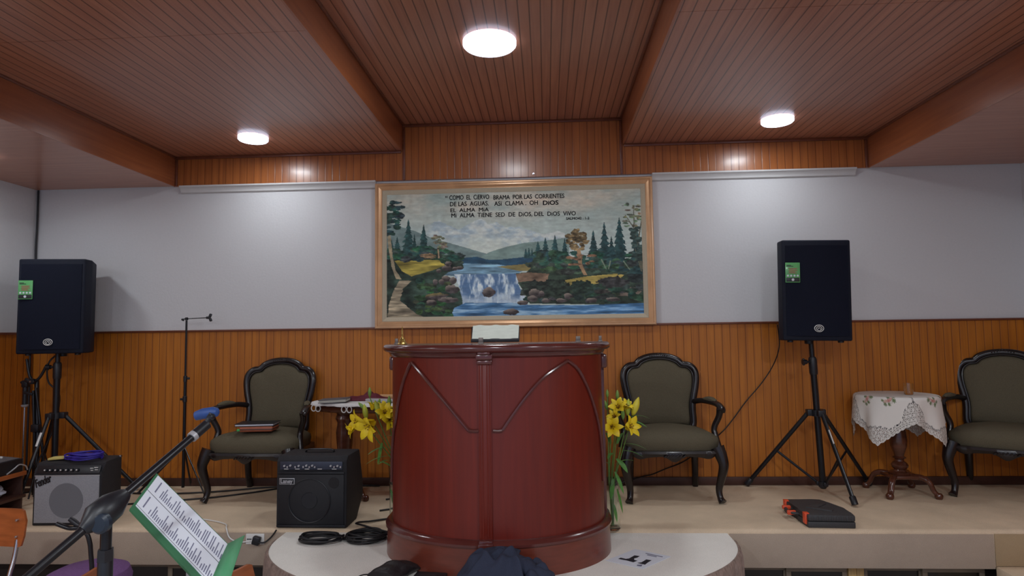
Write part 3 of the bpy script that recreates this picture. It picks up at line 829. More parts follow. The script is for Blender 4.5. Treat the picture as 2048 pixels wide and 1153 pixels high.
# ---------------------------------------------------------------- armchairs
def armchair(label):
    t = thing('armchair', label, 'armchair', (0, 0, 0), 0, 'carved dark armchairs with olive upholstery')
    W2 = .345; D0, D1 = -.24, .22                    # seat front and back
    def seat_rings():
        r = []
        for z, k in ((.345, .955), (.37, .985), (.40, 1.0), (.425, .985), (.452, .92), (.472, .80), (.486, .55), (.492, .25)):
            ring = []
            for i in range(48):
                a = 2 * PI * i / 48; cxx, syy = math.cos(a), math.sin(a); e = .42
                x = abs(cxx) ** e * math.copysign(1, cxx); y = abs(syy) ** e * math.copysign(1, syy)
                w = W2 * (1 - .14 * (y + 1) / 2)
                yy = y * (D1 - D0) / 2 + (D1 + D0) / 2 - .03 * (1 - x * x) * (y < 0)
                zz = z - (.03 * (1 - k) if 0 else 0) - .012 * (x * x) * (z > .44)
                ring.append((x * w * k, (yy - (D1 + D0) / 2) * k + (D1 + D0) / 2, zz))
            r.append(ring)
        return r
    bm = B(); add_loft(bm, seat_rings()); obj('seat_cushion', bm, M_fabric, t, angle=60)
    # seat rail: wavy carved apron on front, plain at sides
    bm = B(); n = 60; V = []
    for i in range(n + 1):
        u = -1 + 2 * i / n; x = u * (W2 - .012); y = D0 - .006 - .03 * (1 - u * u)
        zl = .305 + .022 * abs(u) ** 3 - .012 * math.cos(u * PI * 3) - .010 * math.exp(-(u / .12) ** 2) - .004 * math.cos(u * 17)
        V.append([(x, y - .006, .352), (x, y - .014, .335), (x, y - .008, zl + .01), (x, y - .002, zl), (x, y + .018, zl + .002), (x, y + .018, .352)])
    add_loft(bm, V)
    for s in (-1, 1):
        add_box(bm, (s * (W2 - .042), (D0 + D1) / 2, .335), (.024, D1 - D0 - .02, .045), (0, 0, s * .10), .006)
    add_box(bm, (0, D1 - .02, .335), (2 * W2 - .16, .024, .045), None, .006)
    # carved rosette at the centre
    for a in range(7):
        x = (a - 3) * .021; add_tube(bm, [(x - .008, D0 - .047, .322 - abs(a - 3) * .003), (x + .008, D0 - .052, .334 - abs(a - 3) * .002)], .006, 6)
    obj('seat_rail', bm, M_dkwood, t)
    obj('webbing', bx((0, (D0 + D1) / 2, .318), (2 * W2 - .1, D1 - D0 - .06, .02), None, .008), M_webbing, t)
    # cabriole front legs
    for s in (-1, 1):
        P = smooth_path([(s * .298, D0 + .01, .37), (s * .318, D0 - .008, .31), (s * .328, D0 - .018, .25), (s * .312, D0 - .004, .16), (s * .298, D0 + .006, .09), (s * .302, D0 - .008, .035), (s * .312, D0 - .026, .010)], 5)
        m = len(P); rr = [(lambda f: .048 - .012 * f - .018 * math.sin(min(1, f / .8) * PI * .5) + (.010 * max(0, f - .82) / .18))(i / (m - 1)) for i in range(m)]
        bm = tube(P, rr, 12)
        for v in bm.verts: v.co.z = max(0.0, v.co.z)
        obj('leg', bm, M_dkwood, t)
    for s in (-1, 1):
        P = smooth_path([(s * .235, D1 - .03, .36), (s * .238, D1 - .03, .2), (s * .240, D1 - .012, .08), (s * .246, D1 + .015, .0)], 5)
        obj('leg', tube(P, [.028 - .007 * i / (len(P) - 1) for i in range(len(P))], 10), M_dkwood, t)
    # back: shield outline; front view coordinates leaning backwards
    def lean(u, v, d): # v height, d depth in front of the back plane
        return (u, D1 - .03 + (v - .42) * .13 + d + .04 * (u / .26) ** 2 * -1 * .6, v)
    out = [(-.232, .455), (-.235, .60), (-.264, .74), (-.273, .815), (-.262, .870), (-.226, .903), (-.176, .912), (-.142, .943), (-.08, .967), (0, .975),
           (.08, .967), (.142, .943), (.176, .912), (.226, .903), (.262, .870), (.273, .815), (.264, .74), (.235, .60), (.232, .455), (.16, .438), (0, .432), (-.16, .438)]
    P = [lean(p.x, p.z, 0) for p in smooth_path([(u, 0, v) for u, v in out], 4, True)]
    fr = tube(P, [(.022, .024)] * len(P), 10, closed=True, up=(0, 1, 0))
    # carved beads along the crest
    for i in range(9):
        u = (i - 4) * .016; add_lathe(fr, [(0, -.007), (.007, -.003), (.008, .002), (.004, .008), (0, .009)], 8, lean(u, .985 - abs(i - 4) * .0035, -.016))
    inner = [lean(u * .905, .435 + (v - .435) * .94 + .012, -.02) for u, v in [(p.x, p.z) for p in smooth_path([(u, 0, v) for u, v in out], 4, True)]]
    add_tube(fr, inner, .006, 6, closed=True)
    obj('back_frame', fr, M_dkwood, t)
    for s in (-1, 1): add_dummy = None
    bm = B(); ol = [(p.x, p.z) for p in smooth_path([(u, 0, v) for u, v in out], 4, True)]
    rings = []
    for k, d in ((1.0, .012), (.955, .0), (.93, -.014), (.85, -.028), (.6, -.036), (.25, -.040)):
        rings.append([lean(u * k * .95, .70 + (v - .70) * k * .95, d) for u, v in ol])
    add_loft(bm, rings); obj('back_cushion', bm, M_fabric, t, angle=60)
    bm = prism([(u * .93, .70 + (v - .70) * .93) for u, v in ol], .012, .018, lean); obj('back_lining', bm, M_fabric, t)
    obj('back_brace', merge(tube([lean(-.2, .45, .0), lean(-.21, .36, 0)], .018, 8), tube([lean(.2, .45, .0), lean(.21, .36, 0)], .018, 8)), M_dkwood, t)
    # arms
    for s in (-1, 1):
        A = smooth_path([lean(s * .245, .635, -.012), (s * .282, .10, .650), (s * .325, .0, .648), (s * .352, -.075, .640), (s * .362, -.125, .618), (s * .357, -.142, .600)], 6)
        bm = tube(A, [(.020, .020 + .007 * min(1, i / 14)) for i in range(len(A))], 10)
        S_ = smooth_path([(s * .352, -.125, .615), (s * .348, -.105, .56), (s * .318, -.085, .48), (s * .322, -.10, .42), (s * .335, -.115, .35)], 6)
        add_tube(bm, S_, [.025 - .004 * math.sin(i / (len(S_) - 1) * PI) for i in range(len(S_))], 10)
        obj('armrest', bm, M_dkwood, t)
        Pd = smooth_path([(s * .290, .085, .663), (s * .322, .01, .668), (s * .345, -.055, .660)], 6); m = len(Pd)
        obj('arm_pad', tube(Pd, [(.008 + .012 * math.sin(PI * i / (m - 1)), .012 + .012 * math.sin(PI * i / (m - 1))) for i in range(m)], 10), M_fabric, t)
    return t
ch = armchair('carved olive armchair right of the pulpit, beside the yellow lilies, seat empty')
ch.location = (.850, 4.665, 0)
dup(ch, (-2.095, 4.65, 0), math.radians(-4), 'carved olive armchair left of the pulpit, with books lying on its seat')
dup(ch, (3.175, 4.62, 0), math.radians(-36), 'carved olive armchair at the right edge, cut by the frame, beside the lace-covered table')

# books on the left chair
M_tan = mat('tan_leather', C(150, 82, 56), 0.5, nscale=40, namt=.15, bump=.1)
t = thing('leather_book', 'tan leather zip-up book with a green tab on the left armchair seat', 'book', (-2.07, 4.50, .492), .10)
obj('cover', bx((0, 0, .019), (.235, .16, .036), None, .012, 3), M_tan, t)
obj('zip', bx((0, 0, .019), (.238, .163, .006), None, .002), M_black, t)
obj('tab', lathe([(0, -.002), (.012, -.002), (.013, .006), (.008, .012), (0, .013)], 16, (-.118, -.075, .012)), mat('green_tab', C(70, 170, 90), .5), t)
t = thing('black_folder', 'thin black folder with white page edges on top of the tan book', 'folder', (-2.09, 4.52, .530), .13)
obj('pages', bx((0, 0, .009), (.262, .165, .010), None, .002), M_paper, t)
obj('cover', merge(bx((0, 0, .0015), (.275, .175, .003), None, .001), bx((0, 0, .0165), (.275, .175, .004), None, .0015)), M_black, t)

# ---------------------------------------------------------------- loudspeakers on tripods
M_tagg = mat('green_card', C(96, 176, 104), 0.4, nscale=20, namt=.1, coat=.3)
M_tagk = mat('dark_card', C(40, 44, 44), 0.4)
M_red = mat('red_print', C(176, 96, 88), 0.6)
def loudspeaker(label):
    t = thing('loudspeaker', label, 'loudspeaker')
    w, h, d = .46, .70, .34
    # cabinet tapering to the back
    bm = B()
    pl = [(-w / 2, 0), (w / 2, 0), (w / 2, .10), (w * .30, d), (-w * .30, d), (-w / 2, .10)]
    add_prism(bm, pl, 0, h, TOP); bmesh.ops.bevel(bm, geom=list(bm.edges), offset=.012, segments=3, profile=.5, affect='EDGES')
    obj('cabinet', bm, M_spk, t)
    # bowed metal grille
    bm = B(); rows = []; gw, gh = w / 2 - .022, h - .05
    for i in range(21):
        u = -1 + i / 10.0; x = u * gw; rows.append([(x, -.004 - .012 * (1 - u * u), .032), (x, -.004 - .012 * (1 - u * u), gh + .010), (x, .004, gh + .010), (x, .004, .032)])
    add_loft(bm, rows); obj('grille', bm, M_grille, t)
    # emblem: oval ring with arch and bowl
    lg = B(); c0 = Vector((0, -.021, .085))
    ring = [c0 + Vector((.030 * math.cos(a), 0, .023 * math.sin(a))) for a in [2 * PI * i / 40 for i in range(40)]]
    add_tube(lg, ring, .0028, 6, closed=True, up=(0, 1, 0))
    add_tube(lg, [c0 + Vector((.019 * math.cos(a), 0, -.004 + .018 * math.sin(a))) for a in [PI * i / 14 for i in range(15)]], .0026, 6)
    add_tube(lg, [c0 + Vector((.008 * math.cos(a), 0, -.006 + .010 * math.sin(a))) for a in [PI * i / 10 for i in range(11)]], .0024, 6)
    add_tube(lg, [c0 + Vector((x, 0, z)) for x, z in ((-.019, -.004), (-.010, -.013), (0, -.016), (.010, -.013), (.019, -.004))], .0026, 6)
    obj('emblem', lg, M_white, t, angle=60)
    # green card on the grille
    cx, cz, cw, chh = -w / 2 + .064, h - .23, .098, .138
    card = obj('card', bx((cx, -.017, cz), (cw, .004, chh), None, .004), M_tagg, t)
    obj('card_print', merge(*[span(cx - cw * .42, cx - cw * .42 + l, -.0202, -.0188, cz + z, cz + z + .0045) for z, l in ((.048, .03), (.041, .045))]), M_tagk, card)
    obj('card_print', merge(*[span(cx - cw * .30 + (i % 2) * .006, cx - cw * .30 + l, -.0202, -.0188, cz + z, cz + z + .004) for i, (z, l) in enumerate(((.026, .06), (.018, .052), (.010, .062), (.002, .046), (-.006, .056)))]), M_red, card)
    obj('card_band', span(cx - cw * .46, cx + cw * .46, -.0202, -.0188, cz - .064, cz - .036, .001), M_tagk, card)
    obj('card_print', merge(*[cyl((cx - .033 + i * .022, -.0195, cz - .022), .007, .0015, 'Y', 10) for i in range(4)], cyl((cx, -.021, cz - .05), .009, .0015, 'Y', 12)), M_paper, card)
    # feet and mounting socket
    for s in (-1, 1):
        obj('foot', cyl((s * .17, .05, -.006), .02, .014, 'Z', 16, .003), M_black, t)
    obj('pole_socket', cyl((0, .17, -.01), .03, .03, 'Z', 20, .003), M_black, t)
    return t
sp = loudspeaker('black loudspeaker right of the painting, on the tall tripod beside the lace-covered table')
sp.location = (1.868, 4.475, 1.082); sp.rotation_euler = (0, math.radians(1.3), math.radians(-2))
s2 = dup(sp, (-3.640, 4.47, 1.062), math.radians(10), 'black loudspeaker in the left corner, on the tripod above the silver-fronted amplifier')

def speaker_stand(label, base, top, feet, hub=.57, knob=-1, stickers=0):
    t = thing('speaker_stand', label, 'speaker stand', (base[0], base[1], 0))
    bp = Vector((0, 0, .05)); tp = Vector((top[0] - base[0], top[1] - base[1], top[2]))
    ax = lambda z: bp + (tp - bp) * ((z - .05) / (top[2] - .05))
    obj('lower_tube', tube([ax(.05), ax(hub + .30)], .0215, 20), M_blackmetal, t)
    obj('upper_tube', tube([ax(hub + .28), ax(top[2])], .0165, 20), M_blackmetal, t)
    obj('clamp_collar', merge(tube([ax(hub + .27), ax(hub + .285), ax(hub + .38), ax(hub + .395)], [.025, .028, .028, .022], 20)), M_black, t)
    k0 = ax(hub + .36); obj('clamp_knob', merge(tube([k0, k0 + Vector((knob * .055, -.01, .0))], .008, 10), tube([k0 + Vector((knob * .045, -.01, 0)), k0 + Vector((knob * .075, -.012, 0))], [.016, .020], 12), bx(k0 + Vector((knob * .068, -.012, .0)), (.014, .016, .05), None, .004)), M_black, t)
    hc = ax(hub); hb = obj('leg_hub', merge(tube([ax(hub - .022), ax(hub + .022)], .036, 20), *[bx(hc + Vector(((Vector(f) - Vector((base[0], base[1], 0))).normalized())) * .045, (.05, .05, .045), None, .006) for f in feet]), M_black, t)
    obj('brace_hub', merge(tube([ax(.04), ax(.055), ax(.09)], [.018, .03, .03], 20), *[bx(ax(.075) + Vector(((Vector(f) - Vector((base[0], base[1], 0))).normalized())) * .03, (.03, .03, .03), None, .004) for f in feet]), M_black, t)
    for i, f in enumerate(feet):
        F = Vector((f[0] - base[0], f[1] - base[1], .02)); d = Vector((F.x, F.y, 0)).normalized(); T0 = hc + d * .06 + Vector((0, 0, -.005))
        lg = obj('leg', tube([T0, F], [(.015, .012)] * 2, 10), M_blackmetal, t)
        foot_dir = (F - T0).normalized()
        obj('foot_cap', tube([F - foot_dir * .05, F - foot_dir * .045, F + foot_dir * .006], [.017, .021, .021], 12), M_black, lg)
        m = T0.lerp(F, .50); obj('brace', tube([ax(.075) + d * .03, m - Vector((0, 0, .012))], [(.009, .006)] * 2, 8), M_blackmetal, t)
        if stickers and i == stickers - 1:
            side = Vector((0, -1, 0)); a = T0.lerp(F, .18) + side * .016; b2 = T0.lerp(F, .34) + side * .016
            obj('sticker', tube([a, b2], [(.009, .003)] * 2, 8), M_white, lg)
    return t
speaker_stand('black tripod stand under the right loudspeaker, beside the lace-covered table', (1.93, 4.66), (1.885, 4.64, 1.09), [(1.99, 4.33, 0), (1.475, 4.89, 0), (2.36, 4.89, 0)], .57, -1, 1)
speaker_stand('black tripod stand under the left loudspeaker, behind the silver-fronted amplifier', (-3.655, 4.58), (-3.665, 4.585, 1.07), [(-3.70, 4.30, 0), (-3.16, 4.80, 0), (-4.02, 4.86, 0)], .60, -1, 1)
tag(obj('speaker_cable', tube(smooth_path([(1.70, 4.76, 1.20), (1.72, 4.80, 1.04), (1.70, 4.88, .90), (1.62, 4.92, .76), (1.50, 4.93, .62), (1.40, 4.93, .49), (1.31, 4.93, .39), (1.16, 4.93, .27), (1.02, 4.93, .175), (.88, 4.93, .12), (.78, 4.93, .08), (.70, 4.91, .068), (.5, 4.905, .008)], 6), .0045, 6), M_blackcable),
    'thin dark cable hanging from the right loudspeaker behind the armchair', 'cable')
tag(obj('speaker_cable', tube(smooth_path([(-3.66, 4.68, 1.10), (-3.74, 4.60, 1.0), (-3.76, 4.62, .85), (-3.70, 4.66, .74), (-3.72, 4.64, .5), (-3.80, 4.60, .25), (-3.78, 4.5, .01)], 6), .006, 6), M_blackcable),
    'black cable hanging down from the left loudspeaker', 'cable')

# ---------------------------------------------------------------- side table with embroidered cloth
def pedestal_table(name, label, loc, r=.25, top=.69, feet_r=.2, rot=PI / 4, oval=None):
    t = thing(name, label, 'table', loc)
    return t
T1 = thing('side_table', 'small walnut pedestal table under the white lace cloth, right of the tripod', 'table', (2.475, 4.685, 0))
obj('tabletop', lathe([(0, .665), (.235, .665), (.25, .672), (.252, .682), (.246, .690), (0, .690)], 48), M_walnut, T1)
def column(z0, z1):
    h = z1 - z0; P = [(.0, 0), (.050, 0), (.052, .02), (.040, .045), (.036, .06), (.052, .09), (.055, .12), (.046, .15), (.030, .17), (.028, .19), (.044, .215), (.030, .235), (.036, .28), (.052, .36), (.056, .44), (.050, .55), (.040, .68), (.034, .76), (.044, .80), (.034, .83), (.045, .90), (.060, .96), (.06, 1.0), (0, 1.0)]
    return lathe([(a, z0 + b * h) for a, b in P], 28)
obj('pedestal', column(.135, .668), M_walnut, T1)
obj('plinth', merge(span(-.10, .10, -.10, .10, .115, .138, .006), lathe([(0, .135), (.07, .135), (.075, .145), (.06, .155), (0, .155)], 24)), M_walnut, T1)
for q in range(4):
    a = PI / 4 + q * PI / 2; ca, sa = math.cos(a), math.sin(a)
    P = smooth_path([(.07 * ca, .07 * sa, .125), (.13 * ca, .13 * sa, .128), (.175 * ca, .175 * sa, .105), (.20 * ca, .20 * sa, .05), (.225 * ca, .225 * sa, .022)], 5)
    bm = tube(P, [(.022 - .008 * i / (len(P) - 1), .020) for i in range(len(P))], 10)
    add_lathe(bm, [(0, 0), (.02, .0), (.026, .012), (.026, .026), (.018, .038), (0, .042)], 14, (.228 * ca, .228 * sa, 0))
    obj('leg', bm, M_walnut, T1)

def drape(R, n, m, rim_fn, zt, seed=0, fold=.02, nf=9, stiff=.02):
    """cloth over a round top: returns (mesh arrays) polar grid; rim_fn(theta) -> cloth radius"""
    co = []; uv = []
    for j in range(m + 1):
        for i in range(n):
            th = 2 * PI * i / n; rr = rim_fn(th); s = rr * j / m
            if s <= R: rad, z = s, zt
            else:
                ov = s - R; q = min(ov / stiff, PI / 2)
                if ov < stiff * PI / 2: rad = R + stiff * math.sin(q); z = zt - stiff * (1 - math.cos(q))
                else: rad = R + stiff; z = zt - stiff - (ov - stiff * PI / 2)
                k = min(1, max(0, (ov - .02)) / .22)
                rad += fold * k * (math.cos(nf * th + seed) + .45 * math.cos((nf * 2 - 3) * th + 2.1 * seed)) + .018 * k
            co.append((rad * math.cos(th), rad * math.sin(th), z)); uv.append((s, th, rr))
    f = []
    for j in range(m):
        for i in range(n):
            a, b = j * n + i, j * n + (i + 1) % n
            if j == 0: f.append((0, b + n, a + n)) if 0 else f.append((a + n, b + n, 0))
            else: f.append((a, b, b + n, a + n))
    return co, f, uv
def corner_r(th, phase, mid, cor, p):
    # distance to the hem of a square cloth with softened sides
    a = (th - phase) % (PI / 2); a = abs(a - PI / 4) / (PI / 4)       # 0 at the corner, 1 mid side
    return mid + (cor - mid) * (1 - a) ** p
def lace_cloth():
    n, m = 1000, 130; ph = math.radians(-7)
    def rim(th):
        r = corner_r(th, ph, .430, .590, 1.15)
        return r + .0075 * abs(math.sin(th * 30)) - .004
    co, f, uv = drape(.25, n, m, rim, .6925, 1.2, .016, 8)
    co[0:n] = [(0, 0, .6925)] * n
    me = bpy.data.meshes.new('tablecloth'); me.from_pydata(co, [], f)
    U = np.array(uv); s, th, rr = U[:, 0], U[:, 1], U[:, 2]
    col = np.ones((len(co), 4)); base = np.array([.80, .77, .72]); col[:, :3] = base
    edge = rr - s
    a = ((th - ph) % (PI / 2)) - PI / 4                              # 0 at a corner
    mid = PI / 4 - np.abs(a)                                          # 0 at mid-side
    # lace band: near the hem, wide fans in the corners and in the middle of the sides
    fan_c = .115 - 1.0 * (np.abs(a) * s) ** 1.25; fan_m = .135 - 4.2 * (mid * s) ** 2 * 1.6
    band = np.maximum(np.maximum(fan_c, fan_m), .045)
    lace = edge < band
    x = s * np.cos(th); y = s * np.sin(th)
    g = .013
    px_ = ((x / g + .5 * (np.floor(y / g) % 2)) % 1) - .5; py_ = ((y / g) % 1) - .5
    hole = lace & (edge > .012) & (px_ ** 2 + py_ ** 2 < .06)
    g2 = .032; qx = ((x / g2) % 1) - .5; qy = ((y / g2) % 1) - .5; solid = qx ** 2 + qy ** 2 < .11
    hole &= ~solid
    line = np.abs(edge - band - .008) < .0062
    dot = line & (((th * s / .015) % 1) < .55)
    col[lace, :3] = base * .90
    ring = lace & (np.abs(qx ** 2 + qy ** 2 - .14) < .03); col[ring, :3] = base * .45
    col[hole, :3] = base * .35; col[hole, 3] = 0.0
    col[dot, :3] = (.05, .045, .05)
    lad = (np.abs(mid * s) < .0055) & (edge > .13) & (s > .22) & (((edge / .010) % 1) < .55); col[lad, :3] = (.05, .045, .05)
    # embroidered roses beside the middle of each side
    rs = np.random.RandomState(5)
    for side in range(4):
        for sg, rad in ((1, .285), (-1, .285)):
            t0 = ph + side * PI / 2 + sg * .52; cx, cy = rad * math.cos(t0), rad * math.sin(t0)
            for dx, dy, r, c3 in [(0, 0, .014, (.55, .24, .22)), (.018, .006, .011, (.62, .36, .30)), (-.02, .01, .012, (.60, .42, .34)), (.005, -.018, .010, (.66, .62, .56)), (-.012, -.02, .009, (.16, .22, .10)), (.028, -.014, .011, (.18, .24, .12)), (-.034, -.004, .010, (.20, .24, .14)), (.01, .026, .009, (.17, .22, .12)), (.04, .012, .008, (.2, .25, .14)), (-.03, .028, .007, (.18, .22, .1))]:
                e = .7 if c3[1] > c3[0] else 1.0
                mk = ((x - cx - dx) ** 2 + ((y - cy - dy) * e) ** 2) < (r * (1 + .3 * np.sin(9 * np.arctan2(y - cy - dy, x - cx - dx)))) ** 2
                col[mk, :3] = c3
    ca = me.color_attributes.new('col', 'FLOAT_COLOR', 'POINT'); ca.data.foreach_set('color', col.ravel())
    o = obj('tablecloth', me, attr_mat('lace_linen', .9, True), None, angle=80)
    o.location = (2.475, 4.685, 0)
    return tag(o, 'white embroidered lace cloth draped over the small table beside the right tripod', 'tablecloth')
lace_cloth()
M_glass = glass_mat('clear_glass')
tag(obj('drinking_glass', lathe([(0, 0), (.026, 0), (.028, .004), (.031, .078), (.029, .078), (.0262, .008), (0, .006)], 32), M_glass, None, loc=(2.53, 4.62, .6955)), 'small clear drinking glass standing on the lace cloth', 'glass')

# ---------------------------------------------------------------- long oval table behind the pulpit
T2 = thing('communion_table', 'dark oval pedestal table behind the pulpit, under a thin white crochet cloth', 'table', (-.685, 4.62, 0))
def oval(a, b, n=72, e=.8):
    return [(a * math.copysign(abs(math.cos(t)) ** e, math.cos(t)), b * math.copysign(abs(math.sin(t)) ** e, math.sin(t))) for t in [2 * PI * i / n for i in range(n)]]
bm = B(); add_loft(bm, [[(x, y, z) for x, y in oval(a, b)] for a, b, z in ((.98, .21, .615), (1.0, .225, .622), (1.01, .235, .640), (.99, .222, .652), (1.02, .24, .664), (1.03, .245, .675), (1.02, .24, .684))]); obj('tabletop', bm, M_walnut, T2)
for sx in (-1, 1):
    obj('pedestal', lathe([(a, b) for a, b in ((0, .10), (.075, .10), (.085, .13), (.07, .17), (.055, .22), (.05, .30), (.058, .40), (.062, .46), (.052, .53), (.066, .56), (.056, .59), (.075, .615), (0, .615))], 28, (sx * .80, 0, 0)), M_walnut, T2)
    for q in range(3):
        a = -PI / 2 + .9 * (q - 1) * 2.2 + (0 if sx < 0 else PI) * 0; 
        a = {0: math.radians(-35), 1: math.radians(205), 2: math.radians(90)}[q]; ca, sa = math.cos(a), math.sin(a); cx = sx * .80
        L = .24
        P = smooth_path([(cx + .04 * ca, .04 * sa, .14), (cx + .11 * ca, .11 * sa, .13), (cx + .17 * ca, .17 * sa, .08), (cx + .21 * ca, .21 * sa, .03), (cx + L * ca, L * sa, .016)], 5)
        if q == 2: P = [Vector((cx + (p.x - cx) * .8, p.y * .8, p.z)) for p in P]
        bm = tube(P, [(.026 - .01 * i / (len(P) - 1), .020) for i in range(len(P))], 10)
        add_lathe(bm, [(0, 0), (.018, 0), (.024, .012), (.022, .03), (.012, .04), (0, .042)], 12, (P[-1].x, P[-1].y, 0))
        for v in bm.verts: v.co.z = max(0, v.co.z)
        obj('leg', bm, M_walnut, T2)
M_clothw = mat('white_cloth', C(220, 218, 216), 0.85, nscale=120, namt=.06, bump=.2)
bm = B()
def wv(x, y, z, k): return (x, y, z - k * (.002 + .002 * math.sin(x * 31) + .002 * math.sin(x * 71)))
add_loft(bm, [[wv(x, y, z, k) for x, y in oval(a, b, 144)] for a, b, z, k in ((.9, .2, .6875, 0), (1.02, .238, .6875, 0), (1.038, .252, .684, 0), (1.043, .258, .672, .6), (1.044, .259, .668, 1))], cap=False)
bm.faces.new([v for v in bm.verts][:144])
# crochet loops along the hem
for i in range(-24, 25):
    cx = i * .042 + .013; tt = math.acos(max(-1, min(1, cx / 1.04)))
    yy_ = -.262 * abs(math.sin(tt)) ** .8; big = (i % 6 in (0, 1))
    r = .017 if big else .0
    if r:
        add_tube(bm, [(cx + r * math.cos(a), yy_ - .003, .650 - .004 + r * 1.25 * math.sin(a)) for a in [2 * PI * k / 14 for k in range(14)]], .0042, 5, closed=True, up=(0, 1, 0))
for k in range(5):
    a = PI - .35 + k * .16 * .9; cx, cyy = 1.045 * math.cos(a), -.262 * math.sin(a) * -1
cl = obj('crochet_cloth', bm, M_clothw, None, angle=60); cl.location = (-.685, 4.62, 0)
tag(cl, 'thin white crochet-edged cloth lying on the oval table behind the pulpit', 'tablecloth')
# things lying on it
bk = thing('hymn_book', 'closed grey book lying at the left end of the oval table', 'book', (-1.52, 4.50, .689), .06)
obj('pages', bx((0, 0, .013), (.19, .13, .018), (0, -.05, 0), .002), mat('old_paper', C(196, 196, 186), .8, nscale=300, namt=.15, stretch=(.1, .1, 3)), bk)
obj('cover', merge(bx((0, 0, .0245), (.2, .14, .004), (0, -.05, 0), .0015), bx((0, 0, .002), (.2, .14, .004), None, .0015)), mat('grey_cover', C(92, 90, 94), .6), bk)
bm = B(); n = 40; rows = []
rs_ = random.Random(3)
for j in range(13):
    row = []
    for i in range(n + 1):
        u = i / n; v = j / 12
        h = .07 * math.sin(PI * u) ** .7 * math.sin(PI * v) ** .6 * (.6 + .25 * math.sin(u * 11 + v * 3) + .15 * math.sin(u * 23 - v * 7))
        row.append(bm.verts.new((-1.49 + .35 * u, 4.56 + .13 * v, .690 + max(0, h))))
    rows.append(row)
for a, b in zip(rows, rows[1:]):
    for i in range(n): bm.faces.new((a[i], a[i + 1], b[i + 1], b[i]))
tag(obj('folded_cloth', bm, mat('burgundy_velvet', C(92, 18, 38), .75, nscale=60, namt=.3)), 'crumpled burgundy cloth lying on the oval table', 'cloth')
tag(obj('paper_roll', cyl((-1.08, 4.72, .705), .016, .34, 'X', 18, .003), mat('tan_paper', C(196, 150, 104), .6)), 'rolled tan paper lying behind the burgundy cloth', 'paper roll')
tag(obj('silver_case', bx((-1.13, 4.46, .705), (.30, .06, .018), (0, .02, -.05), .004), M_silver), 'flat silver case lying near the edge of the oval table', 'case')

# ---------------------------------------------------------------- lilies
M_petal = mat('lily_petal', C(236, 208, 32), 0.5, nscale=40, namt=.10)
M_bud = mat('lily_bud', C(176, 184, 62), 0.5, nscale=30, namt=.15)
M_budg = mat('green_bud', C(122, 158, 74), 0.5, nscale=30, namt=.15)
M_leaf = mat('lily_leaf', C(84, 138, 62), 0.5, nscale=40, namt=.25)
M_stem = mat('lily_stem', C(96, 132, 62), 0.5, nscale=30, namt=.2)
M_anth = mat('anther', C(110, 60, 24), 0.8)
def basis(d):
    d = Vector(d).normalized(); a = d.orthogonal().normalized(); return d, a, d.cross(a)
def add_petal(bm, c, d, side, L, w, curl):
    """petal leaving c along d, bending towards side"""
    c = Vector(c); d = Vector(d).normalized(); side = Vector(side).normalized(); n = 9; rows = []
    across = d.cross(side).normalized(); p = c.copy(); ang = .30
    for i in range(n + 1):
        f = i / n; ang = .22 + curl * f ** 1.7
        t = d * math.cos(ang) + side * math.sin(ang); nr = side * math.cos(ang) - d * math.sin(ang)
        if i: p = p + t * (L / n)
        ww = w * (math.sin(PI * min(1, f * .93 + .07)) ** .75) * .5
        rows.append([bm.verts.new(p + across * (ww * u) - nr * (-.22 * ww * (1 - abs(u)) + .0) * -1) for u in (-1, -.5, 0, .5, 1)])
    for A, Q in zip(rows, rows[1:]):
        for k in range(4): bm.faces.new((A[k], A[k + 1], Q[k + 1], Q[k]))
def add_bud(bm, c, d, L, r):
    d, a, b = basis(d); c = Vector(c); n = 8
    add_tube(bm, [c + d * (L * i / n) for i in range(n + 1)], [max(.0012, r * math.sin(PI * (.08 + .90 * i / n)) ** .8) for i in range(n + 1)], 8)
def add_leaf(bm, c, d, L, w, droop=.6):
    c = Vector(c); d = Vector(d).normalized(); n = 8; up = Vector((0, 0, 1)); ac = d.cross(up)
    if ac.length < .1: ac = Vector((1, 0, 0))
    ac.normalize(); p = c.copy(); rows = []
    for i in range(n + 1):
        f = i / n; t = (d - up * droop * f * 1.4).normalized(); 
        if i: p = p + t * (L / n)
        ww = w * .5 * math.sin(PI * min(1, .1 + f * .9)) ** .8
        rows.append([bm.verts.new(p - ac * ww), bm.verts.new(p - up * .15 * ww), bm.verts.new(p + ac * ww)])
    for A, Q in zip(rows, rows[1:]):
        for k in range(2): bm.faces.new((A[k], A[k + 1], Q[k + 1], Q[k]))
